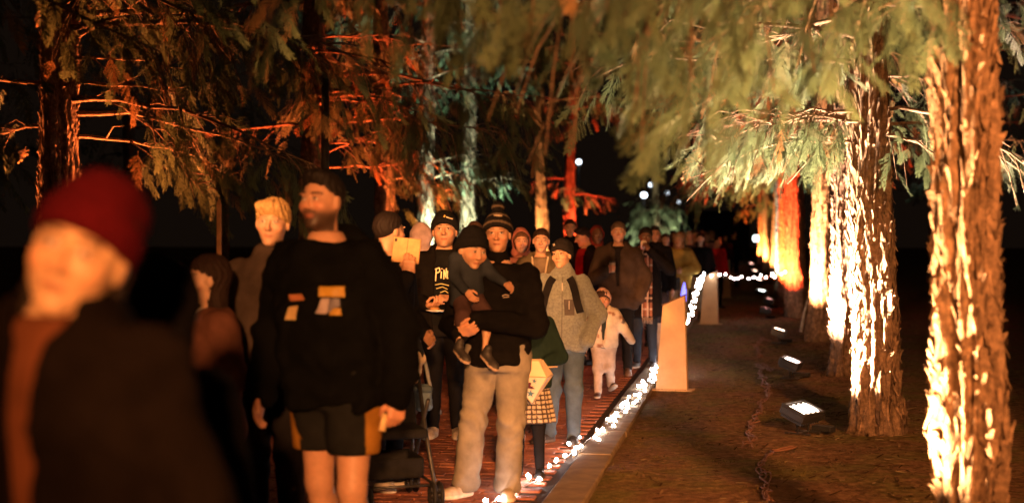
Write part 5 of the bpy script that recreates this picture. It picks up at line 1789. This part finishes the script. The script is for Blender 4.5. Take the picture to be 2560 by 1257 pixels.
# --- man carrying a toddler
fm = person('man in pompom beanie and black padded jacket carrying a toddler', 1245, 8.68, 1.70, -6, bulk=1.06, skin=(0.47, 0.26, 0.16), head=(2, 0, 0),
            hat=dict(kind='pompom', col=lambda V: np.where((np.abs(np.sin((V[:, 2] + 0.52 * V[:, 1]) * 46)) > 0.93)[:, None], np.array((0.10, 0.075, 0.055)), np.array((0.011, 0.010, 0.010))), front=0.050, badge=[([(-0.022, 0.115), (0.030, 0.112)], 0.010, (0.28, 0.22, 0.15))]),
            brow=(0.16, 0.10, 0.06), jw=1.04, nose=1.15,
            top=dict(col=(0.012, 0.0105, 0.010), hem=0.475, off=0.026, puff=0.006, quilt=0.003, stand=0.008, fold=0.010, boxw=0.104, boxd=0.080),
            bottom=dict(col=(0.225, 0.205, 0.17), off=0.024, flare=0.020, hem=0.018, fold=0.008, vox=0.009), shoes=dict(col=(0.42, 0.36, 0.28), sole=(0.62, 0.54, 0.42), lace=(0.25, 0.2, 0.15), yaw={'l': -38, 'r': 6}, size=1.05),
            legs={'l': ((-0.088, -0.012, 0.275), (-0.118, 0.01, 0.046)), 'r': ((0.050, -0.02, 0.275), (0.035, 0.0, 0.046))},
            arms={'r': ((0.142, -0.055, 0.62), (-0.058, -0.200, 0.648)), 'l': ((-0.165, -0.03, 0.62), (-0.110, -0.19, 0.60))},
            hands={'r': ('hold', (-1, 0.0, -0.25), (0, 0.8, -0.4), (0, 0, 1)), 'l': ('relaxed', (0.75, -0.35, 0.3), (0.2, 0.6, 0.7), (0.2, -0.6, 0.8))}, neckz=0.02, seed=10)
strokes_on('chest_mark', fm['f_top'], [[(0.045, 1.235), (0.062, 1.243), (0.085, 1.238)], [(0.048, 1.225), (0.085, 1.230)]], 0.006, M_PLAIN, fm['top'], (0.30, 0.24, 0.17))
td = person('toddler in dark beanie and blue-grey jumper carried on an arm', 1168, 8.52, 0.82, 34, z=0.815, baby=True, hs=1.0, skin=(0.50, 0.29, 0.18), head=(-2, -12, 6), bulk=0.98, neckz=0.0,
            hat=dict(kind='plain', col=(0.010, 0.0095, 0.010), front=0.040, tilt=0.45), nose=0.6,
            top=dict(col=(0.024, 0.029, 0.038), hem=0.44, off=0.014, name='jumper', fold=0.005, boxw=0.11), bottom=dict(kind='shorts', col=(0.055, 0.030, 0.028), hem=0.30, off=0.010, loose=0.008, bare=True, mat=M_CLOTH),
            legs={'l': ((-0.12, -0.14, 0.38), (-0.17, -0.14, 0.165)), 'r': ((0.075, -0.17, 0.36), (0.045, -0.16, 0.115))},
            arms={'r': ((0.17, -0.08, 0.66), (0.19, -0.22, 0.60)), 'l': ((-0.15, -0.06, 0.66), (-0.12, -0.17, 0.56))}, shoes=dict(col=(0.03, 0.026, 0.024), sole=(0.45, 0.33, 0.24), size=1.25, pitch={'l': 28, 'r': 34}, yaw={'l': 0, 'r': 10}), seed=11, group='children walking with the visitors')
person('person in a brown-topped dark beanie half hidden behind the toddler', 1187, 13.4, 1.70, 0, skin=SK_M, hat=dict(kind='plain', col=lambda V: np.where((V[:, 2] > 0.07)[:, None], np.array((0.07, 0.04, 0.028)), np.array((0.012, 0.011, 0.011)))),
       top=dict(col=(0.012, 0.011, 0.011), off=0.025), bottom=dict(col=BLK), shoes=dict(col=BLK), seed=12)

# --- schoolgirl with a lantern
sg = person('schoolgirl in dark green jumper, checked skirt and black tights', 1322, 9.45, 1.27, -10, fem=True, hs=0.90, skin=SK_L, head=(-35, -8, 0), hair='long', hair_col=(0.014, 0.009, 0.007),
            top=dict(col=(0.013, 0.026, 0.022), hem=0.46, off=0.018, name='jumper', collar=0.004), jw=0.92,
            bottom=dict(kind='skirt', waist=0.56, hem=0.285, flare=0.055, vox=0.006, mat=M_CLOTH, tights=(0.011, 0.010, 0.010),
                        col=lambda V: np.where(((np.sin(np.arctan2(V[:, 0], -V[:, 1]) * 26) > 0.72) | (np.sin(V[:, 2] * 210) > 0.72))[:, None], np.array((0.055, 0.04, 0.032)), np.array((0.40, 0.34, 0.26)))),
            shoes=dict(col=(0.012, 0.011, 0.011), sole=(0.06, 0.05, 0.04)), arms={'r': ((0.165, 0.0, 0.63), (0.075, -0.16, 0.58)), 'l': ((-0.15, 0.02, 0.63), (-0.10, -0.10, 0.55))},
            hands={'r': ('grip', (-0.9, -0.35, 0.1), (0.1, 0.2, -1), (0, -1, 0.3))}, seed=13, group='children walking with the visitors')
patch_on('crest', sg['f_top'], [(0.068, 0.985), (0.105, 0.990), (0.098, 0.925), (0.078, 0.920)], M_PLAIN, sg['top'], (0.42, 0.28, 0.15))
ln = empty('paper_lantern', (vat(1330, 9.15), 9.15, zat(1010, 9.15)), rad(-14), 'white paper lantern with a bird and blue stars, hung by string', 'lantern')
M_PAPER = flat_mat('waxed_paper', (0.72, 0.60, 0.42), 0.6, 0.3, nscale=6, var=0.08, bstr=0.1)
hb_, a_ = 0.185, 0.118
eq = [(-a_, -a_ * 0.75, hb_), (a_, -a_ * 0.75, hb_), (a_, a_ * 0.75, hb_), (-a_, a_ * 0.75, hb_)]
tpv = [(-a_ * 0.62, -a_ * 0.36, hb_ + 0.10), (a_ * 0.50, -a_ * 0.36, hb_ + 0.10), (a_ * 0.50, a_ * 0.36, hb_ + 0.10), (-a_ * 0.62, a_ * 0.36, hb_ + 0.10)]
V = [(0, 0, 0)] + eq + tpv
for k in range(4):
    k2 = (k + 1) % 4
    Geo().add([V[0], V[1 + k], V[1 + k2]], T=[(0, 2, 1)]).build('paper_panel', M_PAPER, ln, False)
    Geo().add([V[1 + k], V[1 + k2], V[5 + k2], V[5 + k]], [(0, 1, 2, 3)]).build('paper_panel', M_PAPER, ln, False)
fr_ = Geo()
M_WOODL = flat_mat('balsa_rod', (0.50, 0.36, 0.20), 0.7)
for k in range(4):
    k2 = (k + 1) % 4
    fr_.tube([V[0], V[1 + k]], 0.0035, 5); fr_.tube([V[1 + k], V[1 + k2]], 0.004, 5); fr_.tube([V[1 + k], V[5 + k]], 0.0035, 5); fr_.tube([V[5 + k], V[5 + k2]], 0.0035, 5)
fr_.build('frame', M_WOODL, ln)


def on_panel(name, pts, col):
    """flat decoration glued on the front lower panel; pts in panel x and height above the tip"""
    n = np.cross(np.array(eq[1]) - np.array(eq[0]), np.array((0, 0, 0)) - np.array(eq[0])); n = n / np.linalg.norm(n)
    if n[1] > 0: n = -n
    P = [np.array((x, -a_ * 0.75 * z_ / hb_, z_)) + n * 0.004 for x, z_ in pts]
    c = sum(P) / len(P)
    Vv = [c] + P
    T = [(0, 1 + i, 1 + (i + 1) % len(P)) for i in range(len(P))]
    Geo().add(Vv, T=T, col=col).build(name, M_PLAIN, ln, False)


def star(cx, cz, r):
    return [(cx + (r if i % 2 == 0 else r * 0.42) * math.sin(i * math.pi / 5 + 0.2), cz + (r if i % 2 == 0 else r * 0.42) * math.cos(i * math.pi / 5 + 0.2)) for i in range(10)]


on_panel('star', star(0.000, 0.075, 0.028), (0.07, 0.17, 0.22))
on_panel('star', star(0.034, 0.160, 0.018), (0.09, 0.18, 0.22))
on_panel('bird_glow', [(-0.062, 0.118), (-0.052, 0.108), (-0.036, 0.110), (-0.030, 0.130), (-0.040, 0.150), (-0.056, 0.146)], (0.75, 0.38, 0.06))
bird = [(-0.046, 0.122), (-0.036, 0.112), (-0.012, 0.110), (0.008, 0.106), (0.034, 0.108), (0.012, 0.116), (0.030, 0.122), (0.004, 0.124), (0.014, 0.146), (0.002, 0.152), (-0.010, 0.142), (-0.026, 0.148), (-0.042, 0.140)]
on_panel('bird', bird, (0.10, 0.012, 0.010))
hnd = wpt(sg, sg['J']['wr'] + np.array((-0.075, -0.045, 0.0)))
hl = np.array(hnd) - np.array(ln.location)
ca, sa_ = math.cos(-ln.rotation_euler.z), math.sin(-ln.rotation_euler.z)
hl = np.array((hl[0] * ca - hl[1] * sa_, hl[0] * sa_ + hl[1] * ca, hl[2]))
st = Geo()
for k in range(4):
    st.tube([V[5 + k], tuple(hl)], 0.0016, 4, caps=False)
st.build('string', M_WOODL, ln)
sk_ = Geo(); sk_.tube([hl + (-0.03, 0, 0.0), hl + (0.20, 0.05, 0.012)], 0.005, 6); sk_.build('rod', M_WOODL, ln)

# --- woman in fleece
fw = person('young woman in grey fleece, dark beanie and blue jeans, hand in pocket', 1408, 10.95, 1.545, -10, fem=True, hs=0.90, skin=(0.52, 0.32, 0.20), head=(-14, 6, -5), hat=dict(kind='slouch', col=(0.018, 0.015, 0.014), front=0.046, badge=[([(-0.034, 0.078), (-0.014, 0.084)], 0.018, (0.22, 0.20, 0.17))]),
            hair_col=(0.012, 0.009, 0.008), jw=0.95, gaze=(-0.001, 0), nose=0.85,
            top=dict(col=(0.205, 0.225, 0.205), hem=0.465, off=0.024, mat=M_FLEECE, stand=0.012, collar=0.012, fold=0.011, boxw=0.100, boxd=0.078, puff=0.004, name='fleece'),
            bottom=dict(col=(0.068, 0.098, 0.13), off=0.018, hem=0.022, fold=0.009), shoes=dict(col=(0.025, 0.020, 0.018), sole=(0.10, 0.07, 0.05), yaw={'l': -38, 'r': 4}, size=1.08),
            legs={'l': ((-0.055, -0.005, 0.275), (-0.072, 0.02, 0.046)), 'r': ((0.055, -0.02, 0.275), (0.055, -0.03, 0.046))},
            arms={'r': ((0.172, 0.02, 0.640), (0.128, -0.075, 0.515)), 'l': ((-0.155, 0.02, 0.640), (-0.115, -0.07, 0.52))}, hands={'r': None, 'l': None}, seed=14)
patch_on('chest_pocket', fw['f_top'], [(0.025, 1.11), (0.105, 1.11), (0.105, 0.99), (0.030, 0.99)], M_CLOTH, fw['top'], (0.085, 0.075, 0.07))
strokes_on('pocket_zip', fw['f_top'], [[(0.066, 1.10), (0.064, 1.035)]], 0.008, M_PLAIN, fw['top'], (0.32, 0.29, 0.25), 0.007)
strokes_on('front_zip', fw['f_top'], [[(0.010, 1.28), (0.012, 1.10), (0.010, 0.90), (0.008, 0.74)]], 0.006, M_PLAIN, fw['top'], (0.10, 0.09, 0.08), 0.004)
strokes_on('zip_pull', fw['f_top'], [[(0.010, 1.235), (0.012, 1.175)]], 0.010, M_PLAIN, fw['top'], (0.40, 0.36, 0.30), 0.009)
bp = at_person('backpack', fw, 'black backpack worn by the young woman in grey fleece', 'backpack')
strokes_on('strap', fw['f_top'], [[(0.062, 1.275), (0.088, 1.235), (0.112, 1.16), (0.130, 1.08), (0.150, 1.01)]], 0.058, M_CLOTH, bp, (0.013, 0.012, 0.012), 0.010)
strokes_on('strap', fw['f_top'], [[(-0.062, 1.275), (-0.088, 1.235), (-0.112, 1.16), (-0.130, 1.08), (-0.150, 1.01)]], 0.058, M_CLOTH, bp, (0.013, 0.012, 0.012), 0.010)
sdf_obj('pack', lambda P: f_box(P, (0, 0.20, 1.06), (0.14, 0.07, 0.21), 0.05) + 0.006 * wobble(P, 2, 1.4), (-0.2, 0.1, 0.8), (0.2, 0.3, 1.32), 0.014, M_CLOTH, bp, (0.013, 0.012, 0.012))

# --- second line of visitors
person('woman with a dusky pink hood looking past the pompom beanie', 1303, 14.2, 1.64, 2, fem=True, skin=(0.50, 0.28, 0.20), hat=dict(kind='hood', col=(0.30, 0.11, 0.085)), hair='short', hair_col=(0.08, 0.04, 0.02), jw=0.92,
       top=dict(col=(0.24, 0.10, 0.08), off=0.025), bottom=dict(col=BLK), shoes=dict(col=BLK), seed=15)
ow = person('woman with tied-back dark hair in an olive jacket', 1352, 13.3, 1.655, -6, fem=True, skin=SK_L, head=(4, 0, 2), hair='tied', hair_col=(0.022, 0.012, 0.008), closed=True, jw=1.0,
            top=dict(col=(0.115, 0.09, 0.052), off=0.03, collar=0.026, open=(0.012, 0.04), hem=0.46, puff=0.006), shirt=dict(col=(0.16, 0.12, 0.08)), bottom=dict(col=BLK), shoes=dict(col=BLK), seed=16)
strokes_on('zip_edge', ow['f_top'], [[(-0.075, 1.40), (-0.055, 1.25), (-0.03, 1.05)], [(0.075, 1.40), (0.055, 1.25), (0.03, 1.05)]], 0.016, M_PLAIN, ow['top'], (0.42, 0.34, 0.22), 0.004)
person('man with receding dark hair lit red, behind the man looking down', 1425, 20.0, 1.82, -10, skin=SK_M, head=(10, -6, 0), hair='receding', hair_col=(0.015, 0.009, 0.007),
       top=dict(col=(0.012, 0.010, 0.010), off=0.025, collar=0.015), bottom=dict(col=BLK), shoes=dict(col=BLK), seed=17)
rd_ = person('man in dark jacket and red top looking down to the left', 1466, 17.6, 1.70, -48, skin=SK_M, head=(-26, -18, 0), hair='crop', hair_col=(0.012, 0.008, 0.007), nose=1.1,
             top=dict(col=(0.012, 0.010, 0.010), off=0.026, open=(0.03, 0.035), hem=0.46, collar=0.012), shirt=dict(col=(0.20, 0.010, 0.010), off=0.012), bottom=dict(col=(0.02, 0.010, 0.010)), shoes=dict(col=BLK),
             arms={'r': ((0.15, 0.0, 0.63), (0.08, -0.15, 0.58)), 'l': ((-0.15, 0.0, 0.63), (-0.08, -0.15, 0.56))}, seed=18)
# the red light toy that reddens his face
rt = empty('light_toy', (vat(1452, 17.0), 17.0, 1.0), 0, 'red glowing toy held below the downward-looking man', 'toy')
Geo().ball((0, 0, 0), (0.028, 0.028, 0.036), 10, 8).build('glow_ball', glow_mat('red_toy_glow', (1.0, 0.06, 0.03), 18), rt)
Geo().tube([(0, 0, -0.16), (0, 0, -0.03)], 0.011, 8).build('handle', M_RUBBER, rt)
ld = bpy.data.lights.new('toy_light', 'POINT'); ld.energy = 7; ld.color = (1.0, 0.07, 0.03); ld.shadow_soft_size = 0.05
lo_ = bpy.data.objects.new('toy_light', ld); lo_.location = (0, -0.06, 0.10); COL.objects.link(lo_); lo_.parent = rt
person('person in a rust-red hood behind the grey-haired man in the coat', 1492, 19.6, 1.70, 8, skin=SK_D, hat=dict(kind='hood', col=(0.20, 0.035, 0.025)), top=dict(col=(0.14, 0.025, 0.02), off=0.025), bottom=dict(col=BLK), shoes=dict(col=BLK), seed=19)
cm = person('man with short grey hair in a long brown coat holding a coffee cup', 1546, 16.35, 1.745, -7, bulk=1.05, skin=(0.47, 0.26, 0.17), head=(2, 0, 0), hair='short', hair_col=(0.075, 0.05, 0.035), brow=(0.07, 0.045, 0.03), jw=1.08,
            top=dict(col=(0.050, 0.033, 0.024), hem=0.435, off=0.036, collar=0.03, name='coat', fold=0.012, boxw=0.108, boxd=0.08, puff=0.006, open=(0.0, 0.018)), shirt=dict(col=(0.015, 0.012, 0.012), off=0.014),
            bottom=dict(col=(0.011, 0.010, 0.010), off=0.014, fold=0.007), shoes=dict(col=(0.10, 0.055, 0.035), sole=(0.16, 0.10, 0.07), yaw={'l': -14, 'r': 4}, size=1.08), legs={'r': ((0.058, -0.03, 0.275), (0.062, -0.05, 0.046)), 'l': ((-0.052, 0.0, 0.275), (-0.056, 0.06, 0.046))},
            arms={'l': ((-0.165, 0.0, 0.625), (-0.075, -0.15, 0.685)), 'r': ((0.175, 0.015, 0.63), (0.135, -0.07, 0.50))}, hands={'l': ('grip', (0.72, -0.35, 0.25), (0.5, 0.6, 0), (-0.2, -0.2, 1)), 'r': None}, seed=20)


def cup(label, loc, r=0.036, hgt=0.11, lid=(0.62, 0.56, 0.50), body=(0.05, 0.045, 0.04), rot=None):
    root = empty('coffee_cup', loc, 0, label, 'cup')
    if rot: root.rotation_euler = rot
    g = Geo(); g.tube([(0, 0, -hgt / 2), (0, 0, hgt / 2)], [r * 0.78, r], 14, col=body); g.build('sleeve', M_PLAIN, root)
    g = Geo(); g.tube([(0, 0, hgt / 2 + 0.001), (0, 0, hgt / 2 + 0.012), (0, 0, hgt / 2 + 0.018)], [r * 1.08, r * 1.04, r * 0.85], 14, col=lid); g.build('lid', M_PLAIN, root)
    return root


cup('dark takeaway coffee cup held by the grey-haired man', wpt(cm, cm['J']['wl'] + np.array((0.075, -0.005, 0.035))), lid=(0.03, 0.03, 0.03), body=(0.40, 0.33, 0.27))

# --- child in a printed white hoodie
ch = person('child in white printed hoodie and pale trousers walking with mouth open', 1509, 13.85, 1.06, -4, hs=0.86, baby=True, skin=(0.40, 0.22, 0.14), head=(0, 6, -4), mouth=1.0, hair_col=(0.03, 0.016, 0.010),
            hair='fringe', hat=dict(kind='plain', col=(0.50, 0.31, 0.25), front=0.062, tilt=0.62), bulk=1.05, nose=0.7,
            top=dict(col=lambda V: np.where(((wobble(V, 3, 1.5) > 0.52))[:, None], np.array((0.10, 0.085, 0.085)), np.where((wobble(V, 7, 1.7) > 0.55)[:, None], np.array((0.28, 0.14, 0.09)), np.array((0.56, 0.47, 0.37)))), hem=0.47, off=0.022, name='hoodie', hoodback=True, collar=0.012, open=(0.0, 0.03), fold=0.005, boxw=0.115),
            shirt=dict(col=(0.02, 0.025, 0.025)), bottom=dict(col=(0.50, 0.39, 0.31), off=0.016, hem=0.04, mat=M_CLOTH, fold=0.007), shoes=dict(col=(0.06, 0.03, 0.025), sole=(0.45, 0.36, 0.28), lace=(0.4, 0.3, 0.25), pitch={'r': -24}, yaw={'r': 20, 'l': -4}, size=1.05),
            legs={'l': ((-0.052, -0.03, 0.275), (-0.052, -0.06, 0.078)), 'r': ((0.055, -0.02, 0.29), (0.070, 0.13, 0.118))},
            arms={'r': ((0.185, 0.0, 0.655), (0.262, -0.03, 0.53)), 'l': ((-0.165, 0.03, 0.64), (-0.175, -0.01, 0.49))}, hands={'r': None}, seed=21, group='children walking with the visitors')
strokes_on('zip', ch['f_top'], [[(0.0, 0.84), (0.0, 0.52)]], 0.006, M_PLAIN, ch['top'], (0.16, 0.12, 0.10), 0.003)

# --- woman drinking, plaid scarf
dw = person('woman in black coat drinking from a cup, long checked scarf', 1612, 17.1, 1.69, -12, fem=True, skin=SK_D, head=(10, -4, 4), hair='short', hair_col=(0.010, 0.007, 0.006),
            top=dict(col=(0.015, 0.012, 0.012), hem=0.36, off=0.03, name='coat', collar=0.016, flare=0.015), bottom=dict(col=(0.020, 0.024, 0.032), off=0.010), shoes=dict(col=(0.03, 0.025, 0.022), sole=(0.45, 0.34, 0.26), yaw={'l': -10, 'r': 2}, size=1.05),
            arms={'r': ((0.185, -0.06, 0.70), (0.055, -0.165, 0.835)), 'l': ((-0.15, 0.01, 0.63), (-0.13, -0.06, 0.50))}, hands={'r': ('grip', (-0.45, -0.1, 0.85), (-0.75, 0.3, -0.2), (0, 1, 0))}, seed=22)
cup('white-lidded cup raised to the mouth of the scarfed woman', wpt(dw, (0.005, -0.20, 1.475)), rot=(rad(62), 0, 0), lid=(0.6, 0.52, 0.45), body=(0.62, 0.54, 0.46))


def plaid(V):
    C = np.tile(np.array((0.26, 0.10, 0.055)), (len(V), 1))
    x, z_ = V[:, 0], V[:, 2]
    C[np.sin(z_ * 24) > 0.45] = (0.045, 0.022, 0.022)
    C[(np.abs(np.sin(z_ * 24 + 1.6)) < 0.22)] = (0.50, 0.38, 0.28)
    C[np.sin(x * 95) > 0.72] *= 0.35
    C[np.sin(x * 95 + 2.2) > 0.8] = (0.50, 0.36, 0.27)
    return C


def f_scarf(P):
    y = np.full(len(P), 0.0)
    sw = -0.185 - 0.03 * np.clip((1.3 - P[:, 2]) / 0.5, -1, 1)
    a = np.maximum(np.maximum(np.abs(P[:, 0] - 0.055) - 0.062, np.abs(P[:, 1] - sw) - 0.012), np.maximum(0.62 - P[:, 2], P[:, 2] - 1.40)) + 0.006 * np.sin(P[:, 0] * 60)
    ring = f_ell(P, (0, -0.01, 1.43), (0.105, 0.115, 0.055)) + 0.006 * wobble(P, 4, 2)
    return smin(a, ring, 0.03)


sdf_obj('scarf', f_scarf, (-0.15, -0.27, 0.58), (0.17, 0.15, 1.52), 0.010, M_CLOTH, dw['root'], plaid)
fg = Geo()
for k in range(14):
    xx = 0.055 - 0.058 + k * 0.009
    fg.tube([(xx, -0.212, 0.625), (xx + random.Random(k).uniform(-0.006, 0.006), -0.214, 0.545)], [0.004, 0.002], 4, col=(0.36, 0.25, 0.18))
fg.build('fringe', M_CLOTH, dw['root'])
person('small child in beige trousers half hidden beside the scarfed woman', 1640, 18.0, 1.05, -8, hs=0.86, baby=True, skin=SK_M, hair='short', hair_col=(0.03, 0.02, 0.012), top=dict(col=(0.03, 0.025, 0.03), off=0.02), bottom=dict(col=(0.34, 0.25, 0.17), off=0.018),
       shoes=dict(col=(0.03, 0.03, 0.045), sole=(0.06, 0.05, 0.06), boot=True), seed=23, group='children walking with the visitors')
person('short-haired man in black behind the scarfed woman', 1637, 20.5, 1.72, 0, skin=(0.36, 0.19, 0.12), hair='crop', hair_col=(0.012, 0.009, 0.008), top=dict(col=(0.012, 0.011, 0.012), off=0.028, collar=0.02), bottom=dict(col=BLK), shoes=dict(col=BLK), seed=24)
yw = person('person in a mustard jacket with tan fur hood and black bag', 1697, 24.0, 1.62, -18, fem=True, skin=SK_L, hat=dict(kind='hood', col=(0.34, 0.19, 0.10)), hair='long', hair_col=(0.30, 0.20, 0.12), top=dict(col=(0.36, 0.24, 0.055), hem=0.42, off=0.04, puff=0.02, boxw=0.11), bottom=dict(col=(0.40, 0.30, 0.19), off=0.02), shoes=dict(col=(0.3, 0.22, 0.15)),
            arms={'r': ((0.175, 0.0, 0.64), (0.08, -0.15, 0.62)), 'l': ((-0.16, 0.0, 0.63), (-0.07, -0.15, 0.60))}, seed=25)
bb = sdf_obj('handbag', lambda P: f_box(P, (0, 0, 0), (0.12, 0.05, 0.11), 0.03) + 0.006 * wobble(P, 3, 2), (-0.16, -0.1, -0.16), (0.16, 0.1, 0.16), 0.012, M_SHOE, None, (0.012, 0.011, 0.011))
bb.location = wpt(yw, (-0.05, -0.24, 0.78)); tag(bb, 'black handbag at the hip of the mustard-jacketed person', 'handbag')
person('woman in pale lilac top behind the mustard jacket', 1664, 26.5, 1.62, 0, fem=True, skin=SK_L, hair='long', hair_col=(0.05, 0.03, 0.02), top=dict(col=(0.30, 0.24, 0.30), off=0.02), bottom=dict(col=(0.28, 0.22, 0.27)), shoes=dict(col=BLK), seed=26)
person('woman with pale blond hair behind the mustard jacket', 1722, 29.0, 1.66, 0, fem=True, skin=SK_L, hair='long', hair_col=(0.38, 0.30, 0.22), top=dict(col=(0.06, 0.045, 0.05), off=0.02), bottom=dict(col=BLK), shoes=dict(col=BLK), seed=27)
person('woman in black jacket and beige skirt, hair down, beyond the plywood post', 1751, 27.0, 1.63, -8, fem=True, skin=SK_L, hair='long', hair_col=(0.02, 0.012, 0.010), top=dict(col=(0.012, 0.011, 0.011), off=0.03, hem=0.50), bottom=dict(kind='skirt', col=(0.30, 0.24, 0.16), hem=0.10, flare=0.05, waist=0.57, mat=M_CLOTH), shoes=dict(col=(0.3, 0.22, 0.18)), seed=28)
person('person in a bright red jacket beyond the string-topped post', 1793, 31.0, 1.55, 30, skin=SK_M, hair='crop', hair_col=(0.02, 0.012, 0.01), top=dict(col=(0.34, 0.018, 0.02), off=0.03), bottom=dict(col=BLK), shoes=dict(col=BLK), seed=29)
person('dark figure in black walking far down the avenue', 1833, 44.0, 1.74, 160, skin=SK_M, hair='crop', top=dict(col=(0.010, 0.009, 0.010), off=0.03), bottom=dict(col=BLK), shoes=dict(col=BLK), seed=30)
person('distant figure in dark red beside the far plywood post', 1812, 42.0, 1.62, 10, skin=SK_M, hair='crop', top=dict(col=(0.10, 0.012, 0.012), off=0.03), bottom=dict(col=BLK), shoes=dict(col=BLK), seed=31)
person('distant figure in grey between the pale blond woman and black jacket', 1738, 33.0, 1.70, 0, skin=SK_L, hair='crop', hair_col=(0.05, 0.03, 0.02), top=dict(col=(0.08, 0.06, 0.06), off=0.03), bottom=dict(col=BLK), shoes=dict(col=BLK), seed=32)
# blue glowing toy beside the plywood post
bt = empty('light_toy', (vat(1708, 21.0), 21.0, 0.62), 0, 'blue glowing wand sticking up beside the plywood post', 'toy')
g = Geo(); g.tube([(0, 0, 0), (0.01, 0, 0.16), (0.015, 0, 0.28)], [0.045, 0.035, 0.008], 10); g.build('glow_cone', glow_mat('blue_toy_glow', (0.16, 0.16, 1.0), 3.0), bt)
Geo().tube([(0, 0, -0.15), (0, 0, 0)], 0.018, 8).build('handle', M_RUBBER, bt)

# the queue carries on towards the far end
far = [('far visitor in a cream jumper deep in the queue', 1648, 31.0, 1.66, (0.36, 0.28, 0.2), (0.03, 0.02, 0.02), 'crop', (0.03, 0.02, 0.01)), ('far visitor in a plum coat deep in the queue', 1683, 34.0, 1.70, (0.10, 0.03, 0.05), BLK, 'long', (0.03, 0.02, 0.012)),
       ('far visitor in a tan jacket deep in the queue', 1706, 36.0, 1.74, (0.26, 0.15, 0.07), BLK, 'crop', (0.02, 0.014, 0.01)), ('far visitor in a pale pink coat deep in the queue', 1768, 37.0, 1.66, (0.36, 0.16, 0.15), (0.05, 0.04, 0.05), 'long', (0.12, 0.07, 0.04)),
       ('far fair-haired visitor in navy deep in the queue', 1780, 40.0, 1.72, (0.02, 0.025, 0.05), BLK, 'fringe', (0.3, 0.2, 0.1)), ('far visitor in a rust jumper deep in the queue', 1722, 42.0, 1.70, (0.24, 0.07, 0.03), BLK, 'crop', (0.02, 0.014, 0.01)),
       ('far visitor in charcoal near the end of the queue', 1757, 46.0, 1.78, (0.03, 0.028, 0.028), BLK, 'crop', (0.03, 0.02, 0.012))]
for k, (lb, px, d, h, tc, bc, hr, hc_) in enumerate(far):
    person(lb, px, d, h, -12 + 9 * (k % 3), skin=(SK_L, SK_M)[k % 2], fem=k % 2 == 1, hair=hr, hair_col=hc_, top=dict(col=tc, off=0.03, hem=0.45), bottom=dict(col=bc), shoes=dict(col=BLK), seed=40 + k)
